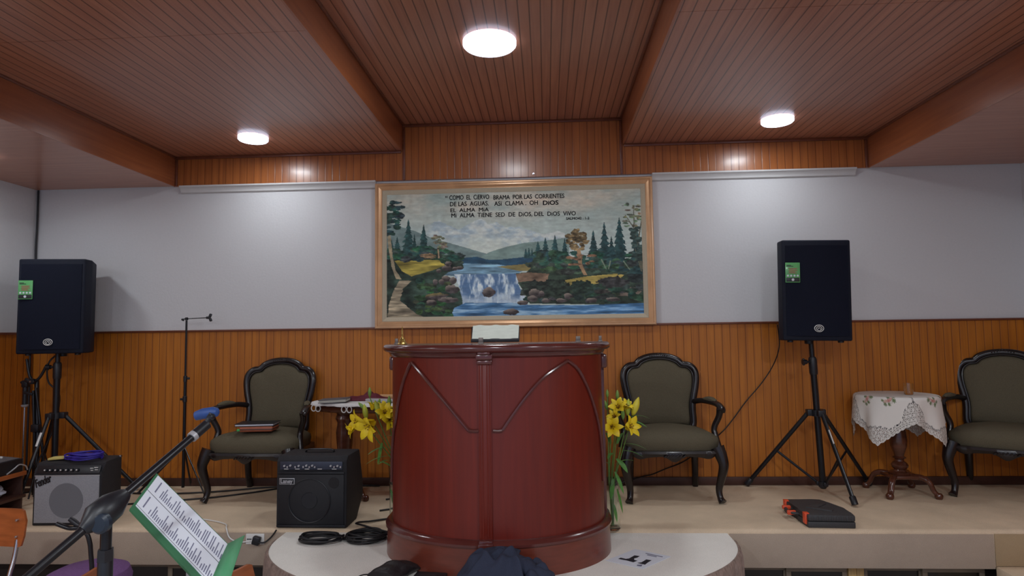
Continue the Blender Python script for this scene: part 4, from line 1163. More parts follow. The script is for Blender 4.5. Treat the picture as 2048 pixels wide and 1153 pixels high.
def bouquet(label, base, flowers, buds, leaves, stems):
    t = thing('lily_bouquet', label, 'flowers', base)
    bv = Vector(base)
    root = Vector((0, 0, .012))
    for c, d, L in flowers:
        c = Vector(c) - bv; d, a, b = basis(d); bm = B(); tips = []
        for k in range(6):
            an = 2 * PI * k / 6 + .3; s = a * math.cos(an) + b * math.sin(an)
            add_petal(bm, c + s * .003, d, s, L * 1.22, L * (.60 if k % 2 else .46), 1.35)
        fl = obj('flower', bm, M_petal, t, angle=70)
        bm = B()
        for k in range(5):
            an = 2 * PI * k / 5; s = a * math.cos(an) + b * math.sin(an); e = c + d * L * .62 + s * L * .14
            add_tube(bm, [c, e], .0009, 5); add_tube(bm, [e - s * .004, e + s * .004], .0022, 5)
        obj('stamens', bm, M_anth, fl)
    for c, d, L, m_ in buds:
        bm = B(); add_bud(bm, Vector(c) - bv, d, L * 1.1, L * .20); obj('bud', bm, m_, t, angle=70)
    for c, d, L, w in leaves:
        bm = B(); add_leaf(bm, Vector(c) - bv, d, L, w); obj('leaf', bm, M_leaf, t, angle=70)
    for P in stems:
        obj('stem', tube([Vector(p) - bv for p in smooth_path(P, 6)], .0032, 7), M_stem, t, angle=70)
    return t
def glass_vase(x, y, z, r, h, label):
    t = tag(obj('glass_vase', lathe([(0, 0), (r * .9, 0), (r, .006), (r * .93, .12), (r * .95, h * .8), (r * 1.08, h), (r * 1.03, h), (r * .90, h * .8), (r * .88, .12), (r * .9, .016), (0, .012)], 36), M_glass), label, 'vase'); t.location = (x, y, z); return t
VX, VY = -.905, 3.825
glass_vase(VX, VY, LZ, .052, .42, 'tall clear glass vase left of the pulpit, holding yellow lilies')
st = lambda tip, ox=0, oy=0, vx=VX, vy=VY: [(vx + ox * .3, vy + oy * .3, LZ + .02), (vx + ox * .5, vy + oy, .18), (vx + ox, vy + oy, .38), ((vx + ox + tip[0]) / 2 + .0, (vy + tip[1]) / 2, (.40 + tip[2]) / 2), tip]
fl = [((-1.085, 3.72, .655), (-.7, -.5, .15), .085), ((-1.125, 3.70, .625), (-.8, -.4, -.3), .060), ((-1.005, 3.68, .665), (-.45, -.75, -.35), .115), ((-1.055, 3.80, .715), (.2, .1, 1.0), .055), ((-.945, 3.74, .665), (.6, -.7, .1), .09), ((-.985, 3.80, .705), (.3, -.3, .8), .06), ((-.955, 3.72, .70), (.2, -.9, .5), .07)]
bd = [((-1.075, 3.75, .665), (-.15, 0, 1), .085, M_bud), ((-.995, 3.75, .69), (-.3, -.1, 1), .085, M_bud), ((-1.09, 3.78, .72), (-.7, 0, .7), .055, M_budg), ((-1.075, 3.82, .79), (0, 0, 1), .055, M_budg), ((-1.02, 3.80, .73), (.25, 0, 1), .05, M_budg), ((-.945, 3.78, .73), (.0, 0, 1), .065, M_budg), ((-.915, 3.80, .70), (.2, 0, 1), .06, M_budg)]
lv = [((-.98, 3.75, .53), (-.25, -.2, -1), .13, .045), ((-.95, 3.76, .50), (-.5, -.5, .2), .14, .022), ((-1.0, 3.75, .58), (-.9, -.3, .1), .10, .02), ((-.93, 3.76, .45), (-.9, -.4, .2), .16, .016), ((-.92, 3.76, .42), (-.4, -.8, .5), .13, .02), ((-.97, 3.78, .56), (.6, -.4, .4), .10, .024), ((-.93, 3.78, .38), (-.7, .2, .6), .12, .02), ((-.95, 3.75, .62), (.3, -.6, .6), .10, .02), ((-.90, 3.79, .20), (.1, -.1, 1), .16, .026), ((-.89, 3.78, .10), (-.1, -.1, 1), .16, .022), ((-.92, 3.80, .14), (-.1, 0, 1), .12, .02)]
bouquet('yellow lilies with green buds in the glass vase left of the pulpit', (VX, VY, LZ + .014), fl, bd, lv, [st((-1.085, 3.72, .655), -.02), st((-1.015, 3.68, .655), -.008, -.01), st((-.945, 3.74, .665), .01), st((-1.075, 3.82, .79), -.012, .015), st((-.945, 3.78, .73), .004, .012), st((-.915, 3.80, .70), .018, .01)])
VX2, VY2 = .372, 3.86
glass_vase(VX2, VY2, 0.0, .046, .30, 'tall clear glass vase right of the pulpit, holding yellow lilies')
st2 = lambda tip, ox=0, oy=0: [(VX2 + ox * .3, VY2 + oy * .3, .02), (VX2 + ox * .5, VY2 + oy, .15), (VX2 + ox, VY2 + oy, .28), ((VX2 + ox + tip[0]) / 2, (VY2 + tip[1]) / 2, (.30 + tip[2]) / 2), tip]
fl = [((.368, 3.78, .610), (.1, -1, .1), .080), ((.455, 3.80, .600), (.55, -.6, .25), .085), ((.425, 3.84, .700), (-.2, -.6, .5), .070), ((.40, 3.80, .655), (-.3, -.6, .4), .055), ((.46, 3.85, .70), (.4, -.4, .8), .06)]
bd = [((.505, 3.84, .665), (.35, 0, 1), .105, mat('opening_bud', C(214, 200, 60), .5)), ((.475, 3.85, .665), (.1, 0, 1), .09, M_bud), ((.42, 3.86, .755), (.0, 0, 1), .055, M_budg), ((.36, 3.86, .77), (0, 0, 1), .045, M_budg), ((.39, 3.84, .66), (-.1, 0, 1), .075, M_bud), ((.45, 3.86, .64), (.0, 0, 1), .06, M_budg), ((.355, 3.86, .70), (-.2, 0, 1), .05, M_budg)]
lv = [((.48, 3.82, .64), (.9, -.3, .1), .115, .044), ((.49, 3.84, .66), (.9, -.1, .35), .12, .022), ((.44, 3.83, .50), (1, -.3, .3), .15, .016), ((.42, 3.83, .46), (.9, -.4, .3), .15, .016), ((.40, 3.81, .42), (.5, -.8, -.2), .12, .038), ((.38, 3.82, .45), (-.3, -.8, .3), .12, .024), ((.41, 3.84, .50), (.2, -.4, 1), .12, .026), ((.37, 3.84, .50), (-.2, -.4, 1), .12, .024), ((.39, 3.83, .34), (.3, -.5, -.5), .14, .026), ((.38, 3.83, .30), (-.2, -.4, -.8), .12, .028), ((.40, 3.83, .24), (.3, -.3, -1), .14, .022), ((.38, 3.83, .15), (.2, -.4, -1), .10, .02), ((.40, 3.86, .38), (.7, 0, .5), .12, .02), ((.36, 3.83, .38), (-.5, -.3, .6), .10, .022)]
bouquet('yellow lilies in front of the armchair right of the pulpit', (VX2, VY2, .014), fl, bd, lv, [st2((.368, 3.78, .610), -.012), st2((.455, 3.80, .600), .016), st2((.425, 3.84, .70), .006, .008), st2((.505, 3.84, .665), .02, .01), st2((.36, 3.86, .77), -.014, .012), st2((.42, 3.86, .755), .0, .016)])

# ---------------------------------------------------------------- amplifiers
M_fgrille = mat('silver_grille_cloth', C(150, 152, 158), 0.8, nscale=420, namt=.25, bump=.3)
M_fgrille_d = mat('grey_cone_cloth', C(112, 114, 120), 0.8, nscale=420, namt=.2)
am = thing('guitar_amplifier', 'guitar amplifier with silver grille cloth, under the coiled blue cable at the left', 'amplifier', (-3.028, 3.905, 0), math.radians(2))
w, h, d = .435, .385, .20
bm = prism([(0, 0), (d, 0), (d, h + .012), (.035, h), (.012, h - .055), (0, h - .06)], -w / 2, w / 2, SIDE)
bmesh.ops.bevel(bm, geom=list(bm.edges), offset=.007, segments=2, profile=.5, affect='EDGES')
obj('cabinet', bm, M_tolex, am)
obj('grille', span(-w / 2 + .014, w / 2 - .012, -.006, .002, .018, h - .075, .003), M_fgrille, am)
obj('speaker_cone', cyl((.0, -.0062, .155), .108, .0016, 'Y', 48), M_fgrille_d, am)
obj('piping', merge(span(-w / 2 + .012, w / 2 - .010, -.008, .0, h - .079, h - .073, .001)), M_silver, am)
pn = obj('control_panel', bx((0, .0105, h - .040), (w - .03, .004, .052), (-.42, 0, 0), .001), M_black, am)
for i in range(7):
    x = -w / 2 + .075 + i * .034
    kb = obj('knob', merge(cyl((x, .000, h - .042), .0095, .014, 'Y', 16, .002), cyl((x, -.008, h - .040), .0045, .003, 'Y', 10)), M_black, pn)
    obj('knob_cap', cyl((x, -.0085, h - .040), .0045, .003, 'Y', 12), M_white, kb)
obj('panel_print', merge(*[span(w / 2 - .075 + a, w / 2 - .075 + b_, -.0005, .003, h + z, h + z + .004) for a, b_, z in ((0, .02, -.035), (.026, .05, -.03), (.004, .018, -.048), (.03, .048, -.044))]), M_white, pn)
lt = obj('lettering', text_mesh('Fender', .070, .110, .002, .35, .0014), M_black, am, smooth=False); lt.location = (-w / 2 + .026, -.009, h - .148); lt.rotation_euler = (PI / 2, math.radians(-22), 0)
for s in (-1, 1): obj('corner', bx((s * (w / 2 - .006), d - .01, h + .006), (.018, .024, .014), None, .004), M_chrome, am)
M_blue = mat('blue_cable', C(52, 40, 150), 0.45, nscale=40, namt=.15)
def coil(name, mt, label, c, rx, ry, turns, rad, dz, tail=None, seed=1, cat='cable'):
    r = random.Random(seed); P = []
    n = turns * 26
    for i in range(n + 1):
        a = 2 * PI * i / 26; k = 1 + .10 * math.sin(a * .37 + seed) - .05 * (i % 26 < 13) * 0
        layer = (i / 26) % 3; wob = .012 * math.sin(a * 1.31 + seed * 2)
        P.append((c[0] + (rx * k + wob) * math.cos(a), c[1] + (ry * k + wob) * math.sin(a), c[2] + rad + dz * (i / n) + .004 * math.sin(a * 2.3)))
    if tail: P += [tuple(p) for p in tail]
    return tag(obj(name, tube(smooth_path(P, 2), rad, 7), mt, None, angle=70), label, cat)
coil('coiled_cable', M_blue, 'coiled blue cable lying on top of the silver-fronted amplifier', (-2.99, 4.005, .392), .105, .06, 7, .0055, .035, seed=4)
tag(obj('yellow_cloth', bx((-3.165, 4.00, .401), (.10, .07, .014), (0, -.05, .2), .005), mat('pale_yellow_cloth', C(206, 190, 110), .8)), 'folded pale yellow cloth lying beside the blue cable on the amplifier', 'cloth')

lm = thing('keyboard_amplifier', 'black wedge-sided amplifier left of the pulpit, at the edge of the stage', 'amplifier', (-1.447, 3.862, 0), math.radians(-1))
w, h = .44, .43
prof = [(0, 0.0), (.20, 0), (.33, .12), (.33, .21), (.255, .43), (.03, .43), (.004, .40)]
bm = prism(prof, -w / 2, w / 2, SIDE); bmesh.ops.bevel(bm, geom=list(bm.edges), offset=.009, segments=2, profile=.5, affect='EDGES')
obj('cabinet', bm, M_tolex, lm)
obj('grille', span(-w / 2 + .016, w / 2 - .016, -.004, .004, .02, .322, .003), mat('black_grille', C(20, 22, 28), .5, nscale=500, namt=.4, bump=.3), lm)
bm = B(); add_tube(bm, [(-.01 + .13 * math.cos(a), -.006, .165 + .13 * math.sin(a)) for a in [2 * PI * i / 48 for i in range(48)]], .004, 6, closed=True, up=(0, 1, 0))
obj('speaker_cone', merge(bm, cyl((-.01, -.0045, .165), .05, .006, 'Y', 32, .002, .04)), M_black, lm)
obj('port', cyl((.142, -.004, .272), .033, .004, 'Y', 28), mat('port_dark', C(14, 14, 18), .4), lm)
obj('trim_strip', span(-w / 2 + .014, w / 2 - .014, -.010, 0, .326, .336, .002), M_black, lm)
obj('trim_strip', span(-w / 2 + .006, w / 2 - .006, -.008, 0, .008, .02, .002), M_black, lm)
pn = obj('control_panel', span(-w / 2 + .024, w / 2 - .026, -.004, .006, .350, .398, .002), mat('panel_grey', C(56, 62, 78), .4, metal=.3), lm)
for i, (dx, dz) in enumerate([(.03, .018), (.05, .012), (.068, .02), (.10, .012), (.12, .018), (.15, .012), (.168, .02), (.188, .012), (.205, .020), (.222, .012), (.32, .018), (.342, .012), (.362, .018), (.382, .012)]):
    obj('knob', cyl((-w / 2 + .024 + dx, -.009, .356 + dz), .0062, .012, 'Y', 12, .001), M_silver if i % 2 == 0 else M_chrome, pn)
obj('panel_print', merge(*[span(-w / 2 + .05 + a, -w / 2 + .05 + a + .028, -.0055, -.003, .353, .356) for a in (0, .07, .13, .21, .30)]), M_white, pn)
bdg = obj('badge', merge(span(-w / 2 + .022, -w / 2 + .118, -.008, -.003, .262, .300, .003)), M_silver, lm)
obj('badge_field', span(-w / 2 + .026, -w / 2 + .114, -.0092, -.007, .266, .296, .001), M_black, bdg)
lt = obj('lettering', text_mesh('Laney', .034, .076, .001, 0, .0012), M_silver, bdg, smooth=False); lt.location = (-w / 2 + .032, -.0105, .271); lt.rotation_euler = (PI / 2, 0, 0)
obj('handle', merge(tube(smooth_path([(-.09, .14, .428), (-.08, .14, .446), (0, .14, .450), (.08, .14, .446), (.09, .14, .428)], 5), [(.005, .012)] * 21, 8)), M_black, lm)

coil('coiled_cable', M_blackcable, 'coiled black cable on the apron, the left coil, touching the wedge amplifier', (-1.322, 3.685, LZ), .115, .075, 5, .006, .03, seed=2)
coil('coiled_cable', M_blackcable, 'coiled black cable on the apron, the right coil, touching the pulpit', (-1.06, 3.71, LZ), .108, .085, 7, .006, .038, seed=3, tail=[(-1.17, 3.86, .03), (-1.12, 3.96, .012), (-.99, 4.05, .008), (-.9, 4.12, .008)])
def floor_cable(pts, r, m, label): return tag(obj('floor_cable', tube(smooth_path(pts, 6), r, 6), m, None, angle=70), label, 'cable')
floor_cable([(-3.4, 4.72, .008), (-2.9, 4.66, .008), (-2.5, 4.72, .008), (-2.1, 4.86, .008), (-1.6, 4.84, .008)], .006, M_blackcable, 'black cable on the stage running behind the left armchair')
floor_cable([(-3.0, 4.36, .007), (-2.75, 4.45, .007), (-2.45, 4.55, .007), (-2.2, 4.70, .007), (-1.9, 4.90, .007), (-1.3, 4.90, .007)], .006, M_blackcable, 'black cable on the stage curving from the silver-fronted amplifier past the left armchair')
floor_cable([(-2.72, 4.28, .006), (-2.55, 4.22, .006), (-2.70, 4.12, .006), (-2.50, 4.10, .006), (-2.2, 4.02, .006), (-2.02, 3.93, .006), (-1.97, 3.855, .001), (-1.94, 3.838, -.05), (-1.88, 3.836, -.075), (-1.80, 3.838, -.068)], .0042, M_white, 'white cable running over the stage edge into the wall socket')
floor_cable([(-1.12, 4.22, .007), (-1.02, 4.26, .007), (-.92, 4.20, .007), (-.8, 4.18, .007)], .006, M_blackcable, 'short black cable left of the left lily vase, the nearer of two')
floor_cable([(-1.15, 4.50, .007), (-1.0, 4.56, .007), (-.85, 4.46, .007), (-.7, 4.45, .007)], .006, M_blackcable, 'short black cable left of the left lily vase, the one further back')
# socket in the fascia
so = thing('wall_socket', 'white double wall socket in the carpeted face of the stage', 'socket', (-1.783, SE - .0045, -.058))
obj('plate', span(-.057, .057, -.008, 0, -.031, .031, .003), M_white, so)
obj('outlet', merge(*[cyl((x, -.0085, 0), .004, .003, 'Y', 10) for x in (-.045, -.035, -.025)]), M_black, so)
pg = thing('power_plug', 'black power plug in the white wall socket', 'plug', (-1.765, SE - .013, -.060))
obj('body', merge(bx((0, -.018, 0), (.046, .034, .05), (0, .25, 0), .008)), M_black, pg)
obj('cord', tube(smooth_path([(.01, -.03, -.005), (.05, -.02, -.01), (.09, -.012, .02), (.12, -.012, .06)], 5), .005, 7), M_blackcable, pg)

# ---------------------------------------------------------------- tool case
M_case = mat('dark_grey_plastic', C(56, 56, 58), .55, nscale=200, namt=.2, bump=.2)
M_orange = mat('orange_plastic', C(222, 82, 46), .4)
tc_ = thing('tool_case', 'dark grey tool case with orange latches lying on the right of the stage', 'tool case', (1.64, 4.07, 0), math.radians(-3))
ol = [(-.115, -.19), (.15, -.19), (.158, -.12), (.150, -.02), (.138, .04), (.10, .10), (.085, .175), (.03, .185), (.0, .165), (-.10, .165), (-.145, .17), (-.148, .11), (-.125, .09), (-.118, -.02), (-.13, -.05)]
bm = B(); add_prism(bm, ol, 0, .036, TOP); bmesh.ops.bevel(bm, geom=[e for e in bm.edges], offset=.006, segments=2, profile=.5, affect='EDGES'); obj('base_shell', bm, M_case, tc_)
bm = B(); add_prism(bm, ol, .038, .074, TOP); bmesh.ops.bevel(bm, geom=[e for e in bm.edges], offset=.008, segments=2, profile=.5, affect='EDGES')
for i in range(9): add_box(bm, (-.09 + i * .028, -.186, .055), (.012, .012, .030), None, .003)
add_box(bm, (.02, .03, .074), (.12, .05, .012), (0, 0, .8), .005); add_box(bm, (.0, -.05, .074), (.15, .04, .010), (0, 0, -.6), .005)
obj('lid', bm, M_case, tc_)
for y in (-.15, .13): obj('latch', merge(bx((-.134 + (.014 if y < 0 else -.012), y, .045), (.014, .045, .06), None, .004), bx((-.128 + (.014 if y < 0 else -.012), y, .076), (.028, .04, .006), None, .002)), M_orange, tc_)
obj('handle', merge(tube(smooth_path([(-.12, .055, .045), (-.165, .05, .05), (-.175, .0, .05), (-.165, -.055, .05), (-.12, -.06, .045)], 5), [(.009, .011)] * 21, 8)), M_case, tc_)
obj('handle_grip', merge(bx((-.165, .045, .056), (.05, .022, .022), None, .005), bx((-.165, -.05, .050), (.05, .022, .026), None, .005)), M_orange, tc_)

# ---------------------------------------------------------------- stands on the left of the stage
ms = thing('microphone_stand', 'thin black microphone stand with a short bar, left of the left armchair', 'microphone stand', (-2.80, 4.80, 0))
obj('lower_tube', tube([(0, 0, .02), (0, 0, .84)], .011, 14), M_blackmetal, ms); obj('upper_tube', tube([(0, 0, .82), (.0, 0, 1.30)], .0075, 12), M_blackmetal, ms)
obj('clamp', merge(cyl((0, 0, .69), .016, .05, 'Z', 16, .004), bx((-.022, 0, .69), (.03, .012, .018), None, .004)), M_black, ms)
obj('clamp', merge(cyl((0, 0, .845), .014, .05, 'Z', 16, .004), bx((.02, 0, .85), (.03, .012, .018), None, .004)), M_black, ms)
obj('cross_bar', merge(tube([(-.025, 0, 1.312), (.16, 0, 1.318)], .004, 8), cyl((0, 0, 1.312), .012, .022, 'Z', 14, .003), bx((-.03, 0, 1.305), (.022, .012, .016), (0, .5, 0), .004)), M_blackmetal, ms)
obj('clip', merge(bx((.175, 0, 1.318), (.035, .02, .02), None, .006), bx((.19, 0, 1.335), (.02, .018, .03), (0, .4, 0), .006), bx((.192, 0, 1.302), (.02, .018, .028), (0, -.4, 0), .006)), M_black, ms)
obj('collar', cyl((0, 0, .345), .015, .04, 'Z', 14, .003), M_black, ms)
for a, r in ((math.radians(-38), .40), (math.radians(205), .30), (math.radians(95), .13)):
    e = Vector((r * math.cos(a), r * math.sin(a), .008)); lg = obj('leg', tube([(0, 0, .335), e], [(.008, .005)] * 2, 8), M_blackmetal, ms); obj('foot_cap', tube([e * .96 + Vector((0, 0, .01)), e + Vector((0, 0, .0))], .010, 8), M_black, lg)
ms = thing('microphone_stand', 'straight chrome microphone stand with a black grip, at the left edge beside the wall', 'microphone stand', (-4.04, 4.74, 0))
obj('pole', tube([(0, 0, .01), (0, 0, .66)], .008, 12), M_chrome, ms)
obj('collar', lathe([(.008, .645), (.022, .65), (.026, .662), (.012, .668)], 16), M_silver, ms)
obj('grip', merge(tube([(0, 0, .66), (0, 0, .80)], .017, 16)), M_black, ms)
obj('clutch', merge(bx((0, 0, .825), (.05, .035, .055), None, .01), bx((.02, -.01, .852), (.04, .02, .03), (0, .6, 0), .006), bx((-.02, 0, .84), (.03, .03, .02), (0, -.4, 0), .006)), M_black, ms)
obj('base', lathe([(0, 0), (.08, 0), (.08, .012), (.03, .022), (0, .022)], 28), M_black, ms)
fs = thing('folded_stand', 'folded black stand standing upright against the left tripod', 'stand', (-3.86, 4.66, 0))
obj('shaft', tube([(.04, -.05, .0), (.0, 0, .45), (-.05, .03, .86)], .016, 12), M_blackmetal, fs)
obj('leg', tube([(.10, -.02, .0), (.02, .0, .5), (-.03, .0, .80)], .010, 10), M_blackmetal, fs)
obj('leg', tube([(-.02, .0, .0), (-.01, -.02, .45), (-.05, .0, .78)], .010, 10), M_blackmetal, fs)
obj('yoke', merge(tube(smooth_path([(-.11, .0, 1.02), (-.085, 0, .90), (-.05, 0, .855), (.0, 0, .88), (.05, 0, .97)], 5), .010, 10), cyl((-.05, -.012, .85), .022, .03, 'Y', 16, .004)), M_black, fs)
obj('bolt', cyl((-.05, -.03, .85), .007, .006, 'Y', 10), M_chrome, fs)
obj('clamp', bx((-.08, -.01, .76), (.08, .02, .02), (0, .2, 0), .005), M_black, fs)
obj('clamp', bx((.0, -.02, .50), (.06, .04, .06), None, .01), M_black, fs)

# mixer desk at the far left
M_ply = mat('orange_plywood', C(168, 92, 48), 0.35, coat=.25, nscale=9, namt=.22, stretch=(1, 1, 5))
dk = thing('mixer_rack', 'low open wooden rack at the left edge, with a mixing desk on top', 'rack', (-3.885, 4.06, 0))
obj('shelf', span(-.27, .28, -.21, .21, .236, .264, .003), M_ply, dk)
obj('shelf', span(-.27, .28, -.21, .21, .085, .105, .003), M_base, dk)
obj('back_panel', span(-.27, -.255, -.205, .205, .105, .236), M_base, dk)
obj('side_panel', span(-.25, .26, .19, .205, .0, .236, .002), M_base, dk); obj('side_panel', span(-.25, .26, -.205, -.19, .0, .236, .002), M_base, dk)
mx = thing('mixing_desk', 'black audio mixing desk with grey knobs at the left edge', 'mixer', (-3.87, 4.06, .265))
obj('case', prism([(-.24, 0), (.25, 0), (.25, .085), (-.24, .13)], -.19, .19, lambda u, v, d: (u, d, v)), M_black, mx)
obj('panel', prism([(-.22, .1295), (.235, .0875), (.235, .0905), (-.22, .1325)], -.18, .18, lambda u, v, d: (u, d, v)), mat('mixer_panel', C(96, 96, 100), .5), mx)
for i in range(9):
    for j in range(5):
        u = -.19 + j * .05; z = .131 - (u + .22) * .0923 - .001
        obj('knob', cyl((u, -.16 + i * .04, z + .008), .0065, .018, 'Z', 8), M_silver if (i + j) % 3 else M_black, mx)
for i in range(8): obj('fader', merge(span(.10, .20, -.158 + i * .04, -.154 + i * .04, .0935, .1025)) if 0 else bx((.13 + .02 * (i % 3), -.155 + i * .04, .104), (.018, .01, .012), (0, .09, 0), .002), M_white if i % 2 else M_silver, mx)
obj('jack_plug', merge(cyl((-.10, .12, .15), .010, .05, 'Z', 12), tube(smooth_path([(-.10, .12, .172), (-.08, .12, .19), (-.03, .14, .185)], 5), .004, 6)), M_black, mx)
bm = B(); bmesh.ops.create_icosphere(bm, subdivisions=4, radius=1)
for v in bm.verts:
    p = v.co; n_ = .12 * math.sin(p.x * 5 + p.z * 3) + .10 * math.sin(p.y * 9 + 1) + .08 * math.sin(p.z * 13 + p.x * 7)
    v.co = Vector((p.x * .10 * (1 + n_), p.y * .13 * (1 + n_), max(-.048, p.z * .052 * (1 + n_))))
tag(obj('plastic_bag', bm, mat('white_bag', C(200, 206, 222), .4, nscale=20, namt=.15), None, angle=60, loc=(-3.73, 4.04, .154)), 'crumpled white bag in the wooden rack under the mixing desk', 'bag')
tag(obj('patch_cable', tube(smooth_path([(-3.62, 4.12, .268), (-3.60, 4.16, .30), (-3.60, 4.20, .318), (-3.60, 4.25, .30), (-3.61, 4.28, .268)], 6), .0045, 6), M_silver), 'thin grey cable looping over the edge of the wooden rack', 'cable')

# ---------------------------------------------------------------- things lying on the apron
pp = thing('printed_sheet', 'white laminated sheet with two large black marks on the apron, right of the pulpit', 'sheet', (0, 0, LZ))
def P2(s, t_):
    A, Bp, Dp = Vector((.461, 3.565)), Vector((.633, 3.452)), Vector((.288, 3.39)); return A + (Bp - A) * s + (Dp - A) * t_
poly = [P2(0, 0), P2(1, 0), P2(1, 1), P2(0, 1)]
obj('paper', prism([(p.x, p.y) for p in poly], .001, .003, TOP), M_paper, pp)
def img2p(x, y):  # crop pixels of the sheet -> plane coordinates (s, t)
    A = np.array([930, 345.]); Bp = np.array([1750, 515.]); Dp = np.array([225, 600.]); m = np.array([Bp - A, Dp - A]).T; s, t_ = np.linalg.solve(m, np.array([x, y]) - A); return P2(s, t_)
for pts in ([(510, 570), (570, 543), (690, 568), (760, 560), (900, 492), (1020, 508), (960, 540), (880, 560), (880, 590), (950, 608), (850, 640), (690, 600)], [(940, 655), (1040, 640), (1160, 580), (1280, 600), (1190, 640), (1110, 690)]):
    obj('lettering', prism([(q.x, q.y) for q in [img2p(*p) for p in pts]], .003, .0035, TOP), M_inkblack, pp, smooth=False)
obj('lettering', prism([(q.x, q.y) for q in [img2p(*p) for p in [(930, 690), (1050, 690), (1020, 728), (920, 712)]]], .003, .0035, TOP), M_ink, pp, smooth=False)
for a in ((1180, 440, 1560, 520), (1210, 475, 1420, 520)):
    obj('lettering', prism([(q.x, q.y) for q in [img2p(a[0], a[1]), img2p(a[2], a[3]), img2p(a[2] - 20, a[3] + 12), img2p(a[0] - 20, a[1] + 12)]], .003, .0035, TOP), M_ink, pp, smooth=False)

tag(obj('dark_wallet', bx((-.585, 3.135, LZ + .011), (.155, .085, .018), (0, 0, -.12), .005), M_black), 'flat black wallet lying on the apron at the foot of the pulpit', 'wallet')
bm = B(); rows = []
for i in range(25):
    u = i / 24; c_ = Vector((-.805 + .105 * u, 3.07 + .18 * u, LZ)); wv_ = .075 - .02 * u; hh = .055 + .03 * math.sin(PI * u) - .02 * u
    rows.append([(c_.x + wv_ * math.cos(a) * (1 + .08 * math.sin(a * 5 + u * 9)), c_.y - .3 * wv_ * math.cos(a), max(LZ, c_.z + hh * .5 + hh * .55 * math.sin(a) * (1 + .08 * math.sin(u * 17)))) for a in [2 * PI * k / 20 for k in range(20)]])
add_loft(bm, rows)
t = thing('black_pouch', 'crumpled black pouch with a loop, lying on the apron left of the wallet', 'pouch')
obj('body', bm, mat('black_leather', C(30, 27, 30), .5, nscale=30, namt=.3, bump=.4), t, angle=60)
obj('loop', tube(smooth_path([(-.84, 3.13, 0), (-.90, 3.10, .012), (-.93, 3.06, .006), (-.91, 3.02, -.008)], 5), .003, 6), M_blackcable, t)

# jacket: a heap of navy cloth
def heap():
    bm = B(); n, m = 90, 64; rows = []
    for j in range(m + 1):
        row = []
        for i in range(n + 1):
            u = i / n * 2 - 1; v = j / m * 2 - 1
            x = -.215 + .225 * u; y = 3.010 + .10 * v
            e = max(0, 1 - abs(u) ** 3.4) * max(0, 1 - abs(v) ** 4)
            top = .165 - .045 * max(0, u) - .05 * (u < -.55) * (abs(u) - .55) / .45
            fold = .014 * math.sin(u * 9 + v * 2.4 + .6) + .010 * math.sin(u * 17 - v * 5) + .008 * math.sin(v * 9 + u * 4)
            notch = -.05 * math.exp(-((u - .52 - .15 * v) / .07) ** 2) - .02 * math.exp(-((u - .25 + .2 * v) / .05) ** 2)
            z = LZ + .004 + e ** .45 * (top + fold + notch)
            row.append(bm.verts.new((x + .012 * math.sin(v * 7 + u * 3), y + .008 * math.sin(u * 11), max(LZ + .003, z))))
        rows.append(row)
    for a, b in zip(rows, rows[1:]):
        for i in range(n): bm.faces.new((a[i], a[i + 1], b[i + 1], b[i]))
    return bm
jk = thing('jacket', 'crumpled dark navy jacket lying on the apron against the foot of the pulpit', 'jacket')
M_navy = mat('navy_cloth', C(44, 50, 70), .9, nscale=300, namt=.2, bump=.2)
obj('body', heap(), M_navy, jk, angle=70)
bm = B(); rows = []
for i in range(21):
    u = i / 20; c_ = Vector((-.155 + .165 * u, 3.00 - .03 * u, .105 - .065 * u)); r1 = .036 - .006 * u + .003 * math.sin(u * 22)
    rows.append([(c_.x + .4 * r1 * math.cos(a), c_.y + r1 * 1.1 * math.cos(a), c_.z + r1 * math.sin(a) * (1 + .1 * math.sin(a * 3 + u * 12))) for a in [2 * PI * k / 16 for k in range(16)]])
add_loft(bm, rows); obj('sleeve', bm, M_navy, jk, angle=70)
bm = B(); rows = []
for i in range(15):
    u = i / 14; rows.append([(-.33 + .19 * u, 3.10 - .10 * u * (1 - u), .128 + .016 * math.sin(PI * u)), (-.33 + .19 * u, 3.06, .146 + .016 * math.sin(PI * u)), (-.32 + .17 * u, 2.99, .120 + .012 * math.sin(PI * u)), (-.32 + .17 * u, 2.96, .08)])
for i in range(14):
    pass
V = [[bm.verts.new(p) for p in r] for r in rows]
for A, Q in zip(V, V[1:]):
    for k in range(3): bm.faces.new((A[k], A[k + 1], Q[k + 1], Q[k]))
co_ = obj('collar', bm, M_navy, jk, angle=70)
sm = co_.modifiers.new('thickness', 'SOLIDIFY'); sm.thickness = .008

# ---------------------------------------------------------------- foreground: boom stand, music, chairs
bs = thing('boom_microphone_stand', 'black boom microphone stand with a blue microphone holder in the left foreground', 'microphone stand', (-1.062, 1.5, FL))
q = lambda x, y, z: Vector((x + 1.062, y - 1.5, z - FL))
obj('pole', merge(tube([q(-1.062, 1.5, FL + .03), q(-1.062, 1.5, .50)], .0125, 18)), M_blackmetal, bs)
obj('sleeve', merge(tube([q(-1.062, 1.5, .44), q(-1.062, 1.5, .642), q(-1.062, 1.5, .648)], [.0165, .0165, .0145], 20), tube([q(-1.062, 1.5, .638), q(-1.062, 1.5, .665)], [.019, .018], 6)), M_black, bs)
obj('neck', tube([q(-1.062, 1.5, .655), q(-1.062, 1.5, .72)], .0125, 18), M_blackmetal, bs)
J = q(-1.068, 1.50, .752); bd_ = (q(-.968, 1.75, .929) - q(-1.146, 1.35, .657)).normalized()
hs = merge(tube([J - bd_ * .058, J - bd_ * .05, J - bd_ * .02, J + bd_ * .02, J + bd_ * .055, J + bd_ * .062], [.013, .017, .036, .034, .018, .013], 20), tube([J + Vector((0, 0, -.045)), J + Vector((0, 0, -.01))], [.014, .022], 18))
obj('boom_joint', hs, M_black, bs)
